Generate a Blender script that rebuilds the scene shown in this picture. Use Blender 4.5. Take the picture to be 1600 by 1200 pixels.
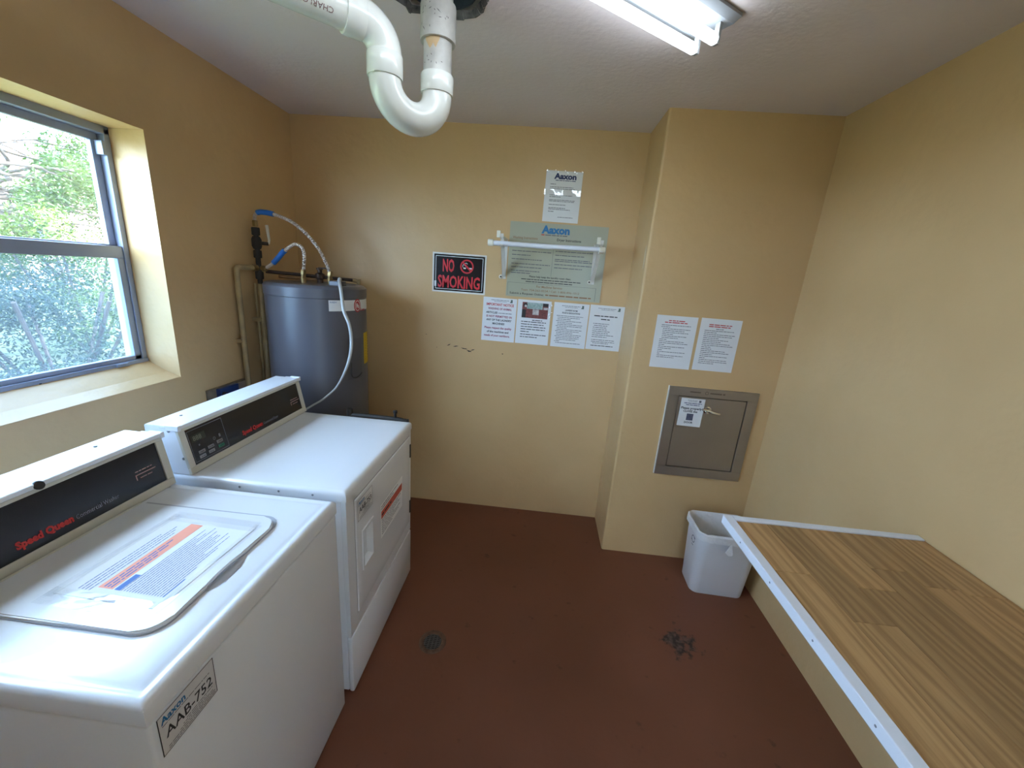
import bpy, bmesh, math, random
from mathutils import Vector, Matrix
random.seed(7)
for o in list(bpy.data.objects): bpy.data.objects.remove(o)
SC = bpy.context.scene
COL = SC.collection
PI = math.pi

# ------------------------------------------------------------------ camera
cd = bpy.data.cameras.new('camera'); cam = bpy.data.objects.new('camera', cd); COL.objects.link(cam)
cd.sensor_fit = 'HORIZONTAL'; cd.sensor_width = 36.0; cd.lens = 621.33/1600*36.0; cd.clip_start = 0.02; cd.clip_end = 300
r_ = Vector((0.994184, 0.079575, 0.072565)); u_ = Vector((-0.090896, 0.258657, 0.961683)); f_ = Vector((-0.057757, 0.962686, -0.264386))
cam.matrix_world = Matrix(((r_.x, u_.x, -f_.x, 1.5972), (r_.y, u_.y, -f_.y, -2.5793), (r_.z, u_.z, -f_.z, 1.6528), (0, 0, 0, 1)))
SC.camera = cam

# ------------------------------------------------------------------ world, sun, exposure
w = bpy.data.worlds.new('sky'); SC.world = w; w.use_nodes = True
bg = w.node_tree.nodes['Background']; bg.inputs[0].default_value = (0.56, 0.76, 1.0, 1); bg.inputs[1].default_value = 16.0
sl = bpy.data.lights.new('sun', 'SUN'); sl.energy = 12.0; sl.angle = 0.01; sl.color = (1.0, 0.95, 0.86)
sun = bpy.data.objects.new('sun', sl); COL.objects.link(sun)
sun.rotation_euler = Vector((-0.60, -0.25, -0.76)).to_track_quat('-Z', 'Y').to_euler()   # comes over the roof from behind the room
SC.view_settings.view_transform = 'Standard'; SC.view_settings.look = 'None'
SC.view_settings.exposure = 0.9; SC.view_settings.gamma = 1.0; SC.view_settings.use_curve_mapping = False
TUBE_STRENGTH = 7.0

# ------------------------------------------------------------------ materials
MATS = {}
def lin(c):
    return tuple(((v/255)/12.92 if v/255 <= 0.04045 else ((v/255+0.055)/1.055)**2.4) for v in c)
def mat(name, rgb, rough=0.5, metal=0.0, var=0.0, vscale=8.0, bump=0.0, bscale=60.0, spec=0.5, coat=0.0, rgb2=None, detail=4.0):
    """procedural principled material: base colour varied by noise, noise bump. rgb is sRGB 0-255."""
    if name in MATS: return MATS[name]
    m = bpy.data.materials.new(name); m.use_nodes = True; MATS[name] = m
    nt = m.node_tree; b = nt.nodes['Principled BSDF']
    b.inputs['Roughness'].default_value = rough; b.inputs['Metallic'].default_value = metal
    b.inputs['Specular IOR Level'].default_value = spec; b.inputs['Coat Weight'].default_value = coat
    c = lin(rgb)
    tc = nt.nodes.new('ShaderNodeTexCoord')
    if var > 0 or rgb2:
        n = nt.nodes.new('ShaderNodeTexNoise'); n.inputs['Scale'].default_value = vscale; n.inputs['Detail'].default_value = detail
        nt.links.new(tc.outputs['Object'], n.inputs['Vector'])
        r = nt.nodes.new('ShaderNodeValToRGB'); r.color_ramp.elements[0].position = 0.3; r.color_ramp.elements[1].position = 0.7
        c2 = lin(rgb2) if rgb2 else tuple(v*(1-var) for v in c)
        r.color_ramp.elements[0].color = (*c2, 1); r.color_ramp.elements[1].color = (*c, 1)
        nt.links.new(n.outputs['Fac'], r.inputs[0]); nt.links.new(r.outputs[0], b.inputs['Base Color'])
    else:
        b.inputs['Base Color'].default_value = (*c, 1)
    if bump > 0:
        n2 = nt.nodes.new('ShaderNodeTexNoise'); n2.inputs['Scale'].default_value = bscale; n2.inputs['Detail'].default_value = 3
        nt.links.new(tc.outputs['Object'], n2.inputs['Vector'])
        bp = nt.nodes.new('ShaderNodeBump'); bp.inputs['Strength'].default_value = bump; bp.inputs['Distance'].default_value = 0.004
        nt.links.new(n2.outputs['Fac'], bp.inputs['Height']); nt.links.new(bp.outputs[0], b.inputs['Normal'])
    return m

def wall_material():
    m = bpy.data.materials.new('ochre_wall_paint'); m.use_nodes = True; nt = m.node_tree; b = nt.nodes['Principled BSDF']
    b.inputs['Roughness'].default_value = 0.42; b.inputs['Specular IOR Level'].default_value = 0.45
    g = nt.nodes.new('ShaderNodeNewGeometry')
    n1 = nt.nodes.new('ShaderNodeTexNoise'); n1.inputs['Scale'].default_value = 1.7; n1.inputs['Detail'].default_value = 5
    n2 = nt.nodes.new('ShaderNodeTexNoise'); n2.inputs['Scale'].default_value = 26; n2.inputs['Detail'].default_value = 6
    for n in (n1, n2): nt.links.new(g.outputs['Position'], n.inputs['Vector'])
    r = nt.nodes.new('ShaderNodeValToRGB')
    r.color_ramp.elements[0].position = 0.28; r.color_ramp.elements[0].color = (*lin((198, 164, 116)), 1)
    r.color_ramp.elements[1].position = 0.72; r.color_ramp.elements[1].color = (*lin((210, 176, 128)), 1)
    nt.links.new(n1.outputs['Fac'], r.inputs[0]); nt.links.new(r.outputs[0], b.inputs['Base Color'])
    # roller and block relief
    n3 = nt.nodes.new('ShaderNodeTexNoise'); n3.inputs['Scale'].default_value = 5; n3.inputs['Detail'].default_value = 4
    nt.links.new(g.outputs['Position'], n3.inputs['Vector'])
    mx = nt.nodes.new('ShaderNodeMath'); mx.operation = 'MULTIPLY_ADD'; mx.inputs[1].default_value = 6.0
    nt.links.new(n3.outputs['Fac'], mx.inputs[0]); nt.links.new(n2.outputs['Fac'], mx.inputs[2])
    bp = nt.nodes.new('ShaderNodeBump'); bp.inputs['Strength'].default_value = 0.35; bp.inputs['Distance'].default_value = 0.004
    nt.links.new(mx.outputs[0], bp.inputs['Height']); nt.links.new(bp.outputs[0], b.inputs['Normal'])
    return m
def floor_material():
    m = bpy.data.materials.new('red_floor_paint'); m.use_nodes = True; nt = m.node_tree; b = nt.nodes['Principled BSDF']
    g = nt.nodes.new('ShaderNodeNewGeometry')
    def noise(s, d=5):
        n = nt.nodes.new('ShaderNodeTexNoise'); n.inputs['Scale'].default_value = s; n.inputs['Detail'].default_value = d
        nt.links.new(g.outputs['Position'], n.inputs['Vector']); return n
    def math_(op, a, b_=None, c=None):
        n = nt.nodes.new('ShaderNodeMath'); n.operation = op
        for i, v in enumerate((a, b_, c)):
            if v is None: continue
            if isinstance(v, (int, float)): n.inputs[i].default_value = v
            else: nt.links.new(v, n.inputs[i])
        return n.outputs[0]
    n1 = noise(2.2); n2 = noise(40, 6); n3 = noise(14, 5)
    r = nt.nodes.new('ShaderNodeValToRGB')
    r.color_ramp.elements[0].position = 0.3; r.color_ramp.elements[0].color = (*lin((112, 66, 46)), 1)
    r.color_ramp.elements[1].position = 0.7; r.color_ramp.elements[1].color = (*lin((122, 74, 54)), 1)
    nt.links.new(n1.outputs['Fac'], r.inputs[0])
    # scattered dark specks
    sp = nt.nodes.new('ShaderNodeValToRGB'); sp.color_ramp.elements[0].position = 0.66; sp.color_ramp.elements[0].color = (0, 0, 0, 1)
    sp.color_ramp.elements[1].position = 0.74; sp.color_ramp.elements[1].color = (0.55, 0.55, 0.55, 1)
    nt.links.new(n3.outputs['Fac'], sp.inputs[0])
    mix1 = nt.nodes.new('ShaderNodeMixRGB'); nt.links.new(sp.outputs[0], mix1.inputs[0]); nt.links.new(r.outputs[0], mix1.inputs[1])
    mix1.inputs[2].default_value = (*lin((66, 36, 28)), 1)
    # worn bare patch with grey-black stain, and faint rust ring
    def blob(cx, cy, rx, ry, edge, last):
        sub = nt.nodes.new('ShaderNodeVectorMath'); sub.operation = 'SUBTRACT'; nt.links.new(g.outputs['Position'], sub.inputs[0]); sub.inputs[1].default_value = (cx, cy, 0)
        sc = nt.nodes.new('ShaderNodeVectorMath'); sc.operation = 'MULTIPLY'; nt.links.new(sub.outputs[0], sc.inputs[0]); sc.inputs[1].default_value = (1/rx, 1/ry, 0)
        ln = nt.nodes.new('ShaderNodeVectorMath'); ln.operation = 'LENGTH'; nt.links.new(sc.outputs[0], ln.inputs[0])
        nz = noise(edge, 6)
        v = math_('MULTIPLY_ADD', nz.outputs['Fac'], 3.2, ln.outputs['Value'])
        return v
    v = blob(2.405, -0.985, 0.095, 0.090, 20, None)
    rp = nt.nodes.new('ShaderNodeValToRGB'); rp.color_ramp.elements[0].position = 0.0; rp.color_ramp.elements[0].color = (0.92, 0.92, 0.92, 1)
    rp.color_ramp.elements[1].position = 1.0; rp.color_ramp.elements[1].color = (0, 0, 0, 1)
    vv = math_('MULTIPLY_ADD', v, 2.4, -4.9); nt.links.new(vv, rp.inputs[0])
    mix2 = nt.nodes.new('ShaderNodeMixRGB'); nt.links.new(rp.outputs[0], mix2.inputs[0]); nt.links.new(mix1.outputs[0], mix2.inputs[1])
    rs = nt.nodes.new('ShaderNodeValToRGB'); rs.color_ramp.elements[0].position = 0.42; rs.color_ramp.elements[0].color = (*lin((34, 26, 25)), 1)
    rs.color_ramp.elements[1].position = 0.62; rs.color_ramp.elements[1].color = (*lin((92, 76, 70)), 1)
    nt.links.new(n2.outputs['Fac'], rs.inputs[0]); nt.links.new(rs.outputs[0], mix2.inputs[2])
    nt.links.new(mix2.outputs[0], b.inputs['Base Color'])
    rr = math_('MULTIPLY_ADD', n1.outputs['Fac'], 0.25, 0.36); nt.links.new(rr, b.inputs['Roughness'])
    b.inputs['Specular IOR Level'].default_value = 0.4
    bp = nt.nodes.new('ShaderNodeBump'); bp.inputs['Strength'].default_value = 0.3; bp.inputs['Distance'].default_value = 0.003
    nt.links.new(n2.outputs['Fac'], bp.inputs['Height']); nt.links.new(bp.outputs[0], b.inputs['Normal'])
    return m
def wood_material():
    m = bpy.data.materials.new('oak_laminate'); m.use_nodes = True; nt = m.node_tree; b = nt.nodes['Principled BSDF']
    tc = nt.nodes.new('ShaderNodeTexCoord'); oi = nt.nodes.new('ShaderNodeObjectInfo')
    off = nt.nodes.new('ShaderNodeVectorMath'); off.operation = 'MULTIPLY_ADD'
    nt.links.new(oi.outputs['Random'], off.inputs[0]); off.inputs[1].default_value = (37, 61, 13); nt.links.new(tc.outputs['Object'], off.inputs[2])
    mp = nt.nodes.new('ShaderNodeMapping'); mp.inputs['Scale'].default_value = (1, 0.10, 1); nt.links.new(off.outputs[0], mp.inputs[0])
    n1 = nt.nodes.new('ShaderNodeTexNoise'); n1.inputs['Scale'].default_value = 26; n1.inputs['Detail'].default_value = 5; n1.inputs['Distortion'].default_value = 0.8; nt.links.new(mp.outputs[0], n1.inputs['Vector'])
    wv = nt.nodes.new('ShaderNodeTexWave'); wv.inputs['Scale'].default_value = 11; wv.inputs['Distortion'].default_value = 16; wv.inputs['Detail'].default_value = 4; wv.inputs['Detail Scale'].default_value = 0.9
    nt.links.new(mp.outputs[0], wv.inputs['Vector'])
    n2 = nt.nodes.new('ShaderNodeTexNoise'); n2.inputs['Scale'].default_value = 320; n2.inputs['Detail'].default_value = 2
    mp2 = nt.nodes.new('ShaderNodeMapping'); mp2.inputs['Scale'].default_value = (1, 0.03, 1); nt.links.new(off.outputs[0], mp2.inputs[0]); nt.links.new(mp2.outputs[0], n2.inputs['Vector'])
    r = nt.nodes.new('ShaderNodeValToRGB'); e = r.color_ramp.elements
    e[0].position = 0.15; e[0].color = (*lin((146, 108, 66)), 1); e[1].position = 0.85; e[1].color = (*lin((202, 162, 112)), 1)
    a = nt.nodes.new('ShaderNodeMixRGB'); a.inputs[0].default_value = 0.5; nt.links.new(wv.outputs['Fac'], a.inputs[1]); nt.links.new(n1.outputs['Fac'], a.inputs[2])
    a2 = nt.nodes.new('ShaderNodeMixRGB'); a2.inputs[0].default_value = 0.35; nt.links.new(a.outputs[0], a2.inputs[1]); nt.links.new(n2.outputs['Fac'], a2.inputs[2])
    nt.links.new(a2.outputs[0], r.inputs[0])
    hv = nt.nodes.new('ShaderNodeHueSaturation'); nt.links.new(r.outputs[0], hv.inputs['Color'])
    mr = nt.nodes.new('ShaderNodeMapRange'); mr.inputs['To Min'].default_value = 0.72; mr.inputs['To Max'].default_value = 1.12
    nt.links.new(oi.outputs['Random'], mr.inputs['Value']); nt.links.new(mr.outputs[0], hv.inputs['Value'])
    nt.links.new(hv.outputs[0], b.inputs['Base Color']); b.inputs['Roughness'].default_value = 0.48; b.inputs['Specular IOR Level'].default_value = 0.35
    return m
def emit_material(name, rgb, s):
    m = bpy.data.materials.new(name); m.use_nodes = True; b = m.node_tree.nodes['Principled BSDF']
    b.inputs['Base Color'].default_value = (0.9, 0.9, 0.9, 1); b.inputs['Emission Color'].default_value = (*rgb, 1); b.inputs['Emission Strength'].default_value = s
    return m
def pane_material(name, haze, hazecol, gloss=0.05, tint=(0.95, 0.98, 1)):
    m = bpy.data.materials.new(name); m.use_nodes = True; nt = m.node_tree
    out = nt.nodes['Material Output']; nt.nodes.remove(nt.nodes['Principled BSDF'])
    t = nt.nodes.new('ShaderNodeBsdfTransparent'); t.inputs[0].default_value = (*tint, 1)
    gl = nt.nodes.new('ShaderNodeBsdfGlossy'); gl.inputs['Roughness'].default_value = 0.03
    tl = nt.nodes.new('ShaderNodeBsdfTranslucent'); tl.inputs[0].default_value = (*hazecol, 1)
    a = nt.nodes.new('ShaderNodeMixShader'); a.inputs[0].default_value = haze; nt.links.new(t.outputs[0], a.inputs[1]); nt.links.new(tl.outputs[0], a.inputs[2])
    c = nt.nodes.new('ShaderNodeMixShader'); c.inputs[0].default_value = gloss; nt.links.new(a.outputs[0], c.inputs[1]); nt.links.new(gl.outputs[0], c.inputs[2])
    nt.links.new(c.outputs[0], out.inputs[0]); return m
def leaf_material(name, a, b_):
    m = bpy.data.materials.new(name); m.use_nodes = True; nt = m.node_tree; p = nt.nodes['Principled BSDF']
    g = nt.nodes.new('ShaderNodeNewGeometry'); n = nt.nodes.new('ShaderNodeTexNoise'); n.inputs['Scale'].default_value = 2.5
    nt.links.new(g.outputs['Position'], n.inputs['Vector'])
    r = nt.nodes.new('ShaderNodeValToRGB'); r.color_ramp.elements[0].position = 0.35; r.color_ramp.elements[1].position = 0.65
    r.color_ramp.elements[0].color = (*lin(a), 1); r.color_ramp.elements[1].color = (*lin(b_), 1)
    nt.links.new(n.outputs['Fac'], r.inputs[0]); nt.links.new(r.outputs[0], p.inputs['Base Color']); p.inputs['Roughness'].default_value = 0.5
    tl = nt.nodes.new('ShaderNodeBsdfTranslucent'); nt.links.new(r.outputs[0], tl.inputs[0])
    mx = nt.nodes.new('ShaderNodeMixShader'); mx.inputs[0].default_value = 0.4
    nt.links.new(p.outputs[0], mx.inputs[1]); nt.links.new(tl.outputs[0], mx.inputs[2]); nt.links.new(mx.outputs[0], nt.nodes['Material Output'].inputs[0])
    return m

M_wall = wall_material(); M_floor = floor_material(); M_wood = wood_material()
M_ceil = mat('ceiling_paint', (226, 214, 214), 0.85, var=0.08, vscale=2.0, bump=0.35, bscale=45)
M_white = mat('white_enamel', (226, 227, 230), 0.22, var=0.02, vscale=3, coat=0.2)
M_cream = mat('cream_trim', (206, 202, 188), 0.4, var=0.03)
M_black = mat('black_panel', (22, 22, 30), 0.22, var=0.1, vscale=20)
M_darkseam = mat('dark_gap', (34, 32, 32), 0.7)
M_grey = mat('grey_plastic', (120, 122, 126), 0.4)
M_paper = mat('white_paper', (226, 226, 226), 0.6, var=0.03, vscale=12)
M_ink = mat('black_ink', (34, 34, 40), 0.6)
M_greyink = mat('grey_ink', (96, 96, 102), 0.6)
M_redink = mat('red_ink', (190, 50, 52), 0.6)
M_magink = mat('magenta_ink', (150, 50, 80), 0.6)
M_blueink = mat('blue_ink', (32, 84, 150), 0.5)
M_tealink = mat('teal_ink', (28, 112, 168), 0.45)
M_darkblue = mat('dark_blue_ink', (34, 48, 96), 0.5)
M_brownink = mat('brown_ink', (140, 100, 66), 0.6)
M_orange = mat('orange_print', (232, 112, 74), 0.5)
M_steel = mat('brushed_steel', (168, 160, 152), 0.34, metal=0.9, var=0.08, vscale=6, bump=0.05, bscale=200)
M_chrome = mat('chrome', (225, 225, 225), 0.1, metal=1.0)
M_pvc = mat('white_pvc', (228, 230, 226), 0.22, var=0.03, vscale=6, coat=0.3)
M_pvcold = mat('scuffed_pvc', (208, 206, 202), 0.45, rgb2=(170, 168, 164), vscale=14)
M_alu = mat('window_aluminium', (150, 160, 182), 0.4, metal=0.35, var=0.05)
M_heater = mat('heater_grey', (86, 86, 94), 0.3, var=0.04, vscale=4)
M_brass = mat('old_brass', (150, 126, 84), 0.4, metal=0.7, var=0.2, vscale=30)
M_blackpipe = mat('black_pipe', (44, 40, 38), 0.6, var=0.3, vscale=30, bump=0.3, bscale=120)
M_tanpipe = mat('painted_pipe', (176, 152, 106), 0.5, rgb2=(150, 130, 96), vscale=20, bump=0.3, bscale=80)
M_hose = mat('corrugated_hose', (190, 178, 170), 0.4, metal=0.2)
M_sleeve = mat('blue_sleeve', (28, 104, 190), 0.5, var=0.1)
M_binplastic = mat('bin_plastic', (214, 212, 214), 0.45, var=0.03)
M_liner = mat('bin_liner', (226, 224, 224), 0.35, var=0.06, vscale=25, bump=0.8, bscale=45)
M_tape = pane_material('clear_tape', 0.0, (1, 1, 1), gloss=0.09, tint=(.97, .97, .97)); MATS['clear_tape'] = M_tape

# ------------------------------------------------------------------ helpers
def finish(o, label=None, cat=None, group=None, kind=None):
    if label: o['label'] = label
    if cat: o['category'] = cat
    if group: o['group'] = group
    if kind: o['kind'] = kind
    return o
def wloc(o):
    v = Vector((0, 0, 0))
    while o is not None: v += o.location; o = o.parent
    return v
def thing(name, label, cat, loc, group=None):
    o = bpy.data.objects.new(name, None); COL.objects.link(o); o.location = loc; o.empty_display_size = 0.05
    return finish(o, label, cat, group)
def obj(name, bm, m, parent=None, smooth=False, origin=None):
    """bm holds world coordinates; the object's origin is its parent's, or the base of its own box."""
    me = bpy.data.meshes.new(name)
    if len(bm.verts) == 0: raise RuntimeError(name)
    if parent is not None: org = wloc(parent)
    elif origin is not None: org = Vector(origin)
    else:
        xs = [v.co.x for v in bm.verts]; ys = [v.co.y for v in bm.verts]; zs = [v.co.z for v in bm.verts]
        org = Vector(((min(xs)+max(xs))/2, (min(ys)+max(ys))/2, min(zs)))
    bmesh.ops.translate(bm, verts=bm.verts, vec=-org)
    bmesh.ops.recalc_face_normals(bm, faces=bm.faces)
    bm.to_mesh(me); bm.free()
    if smooth:
        for p in me.polygons: p.use_smooth = True
        try: me.set_sharp_from_angle(angle=math.radians(38))
        except Exception: pass
    me.materials.append(m)
    o = bpy.data.objects.new(name, me); COL.objects.link(o)
    if parent is not None: o.parent = parent
    else: o.location = org
    return o
def NB(): return bmesh.new()
def box(bm, x0, x1, y0, y1, z0, z1, bev=0.0, seg=2):
    t = bmesh.new(); bmesh.ops.create_cube(t, size=1)
    for v in t.verts:
        v.co = Vector((x0+(x1-x0)*(v.co.x+.5), y0+(y1-y0)*(v.co.y+.5), z0+(z1-z0)*(v.co.z+.5)))
    if bev > 0: bmesh.ops.bevel(t, geom=list(t.edges), offset=bev, segments=seg, affect='EDGES', profile=0.5)
    merge(bm, t); return bm
def merge(bm, t, mtx=None):
    mp = {}
    for v in t.verts: mp[v.index if False else v] = bm.verts.new(mtx @ v.co if mtx else v.co)
    for f in t.faces:
        try: bm.faces.new([mp[v] for v in f.verts])
        except ValueError: pass
    t.free(); return bm
def lathe(bm, prof, seg=32, center=(0, 0), axis='z', closed=False):
    """prof: (r, z) list, revolve about z at center"""
    rings = []
    for (r, z) in prof:
        if r < 1e-6: rings.append([bm.verts.new((center[0], center[1], z))])
        else: rings.append([bm.verts.new((center[0]+r*math.cos(2*PI*i/seg), center[1]+r*math.sin(2*PI*i/seg), z)) for i in range(seg)])
    for a, b in zip(rings, rings[1:]):
        for i in range(seg):
            j = (i+1) % seg
            if len(a) == 1 and len(b) == 1: continue
            if len(a) == 1: bm.faces.new([a[0], b[j], b[i]])
            elif len(b) == 1: bm.faces.new([a[i], a[j], b[0]])
            else: bm.faces.new([a[i], a[j], b[j], b[i]])
    return bm
def lathe_dir(bm, prof, o, d, seg=20):
    """revolve (r, s) about the line from o along d"""
    t = bmesh.new(); lathe(t, prof, seg)
    q = Vector((0, 0, 1)).rotation_difference(Vector(d).normalized()).to_matrix().to_4x4()
    return merge(bm, t, Matrix.Translation(Vector(o)) @ q)
def smooth_path(pts, n=8):
    P = [Vector(p) for p in pts]; out = []
    for i in range(len(P)-1):
        p0 = P[max(i-1, 0)]; p1 = P[i]; p2 = P[i+1]; p3 = P[min(i+2, len(P)-1)]
        for k in range(n):
            t = k/n
            out.append(0.5*((2*p1)+(-p0+p2)*t+(2*p0-5*p1+4*p2-p3)*t*t+(-p0+3*p1-3*p2+p3)*t**3))
    out.append(P[-1]); return out
def resample(path, step):
    out = [path[0].copy()]; acc = 0.0
    for a, b in zip(path, path[1:]):
        L = (b-a).length
        if L < 1e-9: continue
        pos = step-acc
        while pos <= L: out.append(a+(b-a)*(pos/L)); pos += step
        acc = L-(pos-step)
    if (out[-1]-path[-1]).length > step*0.2: out.append(path[-1].copy())
    return out
def tube(bm, path, r, seg=12, cap=True):
    """r: number or function of index"""
    P = [Vector(p) for p in path]; n = len(P)
    T = []
    for i in range(n):
        d = P[min(i+1, n-1)]-P[max(i-1, 0)]; T.append(d.normalized())
    up = Vector((0, 0, 1)) if abs(T[0].z) < 0.9 else Vector((1, 0, 0))
    N = (up-T[0]*up.dot(T[0])).normalized(); rings = []
    for i in range(n):
        N = (N-T[i]*N.dot(T[i])).normalized(); B = T[i].cross(N)
        rr = r(i) if callable(r) else r
        rings.append([bm.verts.new(P[i]+rr*(math.cos(2*PI*k/seg)*N+math.sin(2*PI*k/seg)*B)) for k in range(seg)])
    for a, b in zip(rings, rings[1:]):
        for k in range(seg):
            j = (k+1) % seg; bm.faces.new([a[k], a[j], b[j], b[k]])
    if cap: bm.faces.new(rings[0]); bm.faces.new(rings[-1])
    return bm
class Fr:
    """a flat local frame: p(a, b, c) = o + u a + v b + n c"""
    def __init__(s, o, u, v): s.o = Vector(o); s.u = Vector(u).normalized(); s.v = Vector(v).normalized(); s.n = s.u.cross(s.v)
    def p(s, a, b, c=0.0): return s.o+s.u*a+s.v*b+s.n*c
    def sub(s, a, b, rot=0.0, c=0.0):
        cr, sr = math.cos(rot), math.sin(rot)
        return Fr(s.p(a, b, c), s.u*cr+s.v*sr, -s.u*sr+s.v*cr)
def quad(bm, F, a0, b0, a1, b1, c=0.0):
    bm.faces.new([bm.verts.new(F.p(a, b, c)) for a, b in ((a0, b0), (a1, b0), (a1, b1), (a0, b1))])
def plate(bm, F, a0, b0, a1, b1, c0, c1, bev=0.0):
    t = bmesh.new(); box(t, a0, a1, b0, b1, c0, c1, bev)
    mtx = Matrix(((F.u.x, F.v.x, F.n.x, F.o.x), (F.u.y, F.v.y, F.n.y, F.o.y), (F.u.z, F.v.z, F.n.z, F.o.z), (0, 0, 0, 1)))
    return merge(bm, t, mtx)
def prism(bm, F, outline, c0, c1):
    lo = [bm.verts.new(F.p(a, b, c0)) for a, b in outline]; hi = [bm.verts.new(F.p(a, b, c1)) for a, b in outline]
    n = len(outline); bm.faces.new(lo[::-1]); bm.faces.new(hi)
    for i in range(n): bm.faces.new([lo[i], lo[(i+1) % n], hi[(i+1) % n], hi[i]])
    return bm
def poly(bm, F, outline, c): bm.faces.new([bm.verts.new(F.p(a, b, c)) for a, b in outline])
def ring2d(bm, F, a, b, r0, r1, c, seg=28, t0=0.0, t1=2*PI):
    n = seg; full = abs(t1-t0-2*PI) < 1e-6
    A = [(bm.verts.new(F.p(a+r0*math.cos(t0+(t1-t0)*i/n), b+r0*math.sin(t0+(t1-t0)*i/n), c)), bm.verts.new(F.p(a+r1*math.cos(t0+(t1-t0)*i/n), b+r1*math.sin(t0+(t1-t0)*i/n), c))) for i in range(n if full else n+1)]
    for i in range(n):
        j = (i+1) % len(A); bm.faces.new([A[i][0], A[i][1], A[j][1], A[j][0]])
def rrect(a0, b0, a1, b1, r, n=5):
    out = []
    for cx, cy, s in ((a1-r, b0+r, -PI/2), (a1-r, b1-r, 0), (a0+r, b1-r, PI/2), (a0+r, b0+r, PI)):
        for i in range(n+1): t = s+i*PI/2/n; out.append((cx+r*math.cos(t), cy+r*math.sin(t)))
    return out
def heightfield(bm, F, As, Bs, fun, skirt=None):
    g = [[bm.verts.new(F.p(a, b, fun(a, b))) for b in Bs] for a in As]
    for i in range(len(As)-1):
        for j in range(len(Bs)-1): bm.faces.new([g[i][j], g[i+1][j], g[i+1][j+1], g[i][j+1]])
    if skirt is not None:
        loop = [(i, 0) for i in range(len(As))]+[(len(As)-1, j) for j in range(1, len(Bs))]+[(i, len(Bs)-1) for i in range(len(As)-2, -1, -1)]+[(0, j) for j in range(len(Bs)-2, 0, -1)]
        low = [bm.verts.new(F.p(As[i], Bs[j], skirt)) for i, j in loop]; n = len(loop)
        for k in range(n):
            i, j = loop[k]; i2, j2 = loop[(k+1) % n]
            bm.faces.new([g[i][j], low[k], low[(k+1) % n], g[i2][j2]])
        bm.faces.new(low)
    return bm
TXT = {}
def text(bm, F, s, a, b, size, c=0.0, align='L', bold=0.0, sx=1.0, fn=None, shear=0.0):
    """flat lettering from the built-in font; size = cap height roughly 0.7 size"""
    key = (s, round(bold, 4), shear)
    if key not in TXT:
        cu = bpy.data.curves.new('t', 'FONT'); cu.body = s; cu.size = 1.0; cu.offset = bold; cu.resolution_u = 2; cu.fill_mode = 'FRONT'; cu.shear = shear
        to = bpy.data.objects.new('t', cu); me = bpy.data.meshes.new_from_object(to)
        TXT[key] = ([(v.co.x, v.co.y) for v in me.vertices], [tuple(p.vertices) for p in me.polygons])
        bpy.data.objects.remove(to); bpy.data.curves.remove(cu); bpy.data.meshes.remove(me)
    V, P = TXT[key]
    if not V: return 0
    x0 = min(v[0] for v in V); x1 = max(v[0] for v in V); wd = (x1-x0)*size*sx
    off = {'L': 0, 'C': -wd/2, 'R': -wd}[align]
    vs = [bm.verts.new(fn(a+off+(x-x0)*size*sx, b+y*size) if fn else F.p(a+off+(x-x0)*size*sx, b+y*size, c)) for x, y in V]
    for p in P:
        try: bm.faces.new([vs[i] for i in p])
        except ValueError: pass
    return wd
def text_fit(bm, F, s, a0, a1, b, size, c, bold=0.0):
    """lettering stretched to run from a0 to a1"""
    t = bmesh.new(); wd = text(t, F, s, 0, 0, size, 0, 'L', bold); t.free()
    return text(bm, F, s, a0, b, size, c, 'L', bold, sx=(a1-a0)/wd)
def words(bm, F, a0, a1, b, h, c, rnd, align='L', fill=1.0):
    """a line of print too small to read, as word-long dashes"""
    L = (a1-a0)*fill; x = a0 if align == 'L' else a0+((a1-a0)-L)/2; end = x+L
    while x < end-h*0.8:
        wl = min(rnd.uniform(1.2, 5.5)*h*1.1, end-x); quad(bm, F, x, b+h*.12, x+wl, b+h*.86, c); x += wl+h*0.55
def dark(col): return col
class Sheet:
    """collects flat print by ink, one mesh per ink, as children of the sheet"""
    def __init__(s, F, root, seed=1): s.F = F; s.root = root; s.b = {}; s.r = random.Random(seed)
    def ink(s, name, m):
        k = (name, m.name)
        if k not in s.b: s.b[k] = (bmesh.new(), m)
        return s.b[k][0]
    def done(s):
        for (n, _), (bm, m) in s.b.items():
            o = obj(n, bm, m, s.root)
            if not any(k in n for k in ('photograph_window', 'field', 'orange_banner', 'picture', 'warning', 'crest')) and n != 'sticker': o['kind'] = 'stuff'
def sheet(name, F, W, H, label, cat, thick=0.0012, m=None, group=None):
    bm = NB(); plate(bm, F, 0, 0, W, H, 0.0002, thick)
    o = obj(name, bm, m or M_paper, None, origin=F.p(W/2, 0, 0)); finish(o, label, cat, group); return o

# ------------------------------------------------------------------ the room
H = 2.4756; W = 2.925; XP = 2.117; YP = 0.349; YN = -3.35
def struct(name, bm, m, smooth=False):
    o = obj(name, bm, m, None, smooth); return finish(o, kind='structure')
bm = NB(); box(bm, -0.25, W+0.2, YN-0.2, 0.2, -0.12, 0.0); struct('floor', bm, M_floor)
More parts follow.
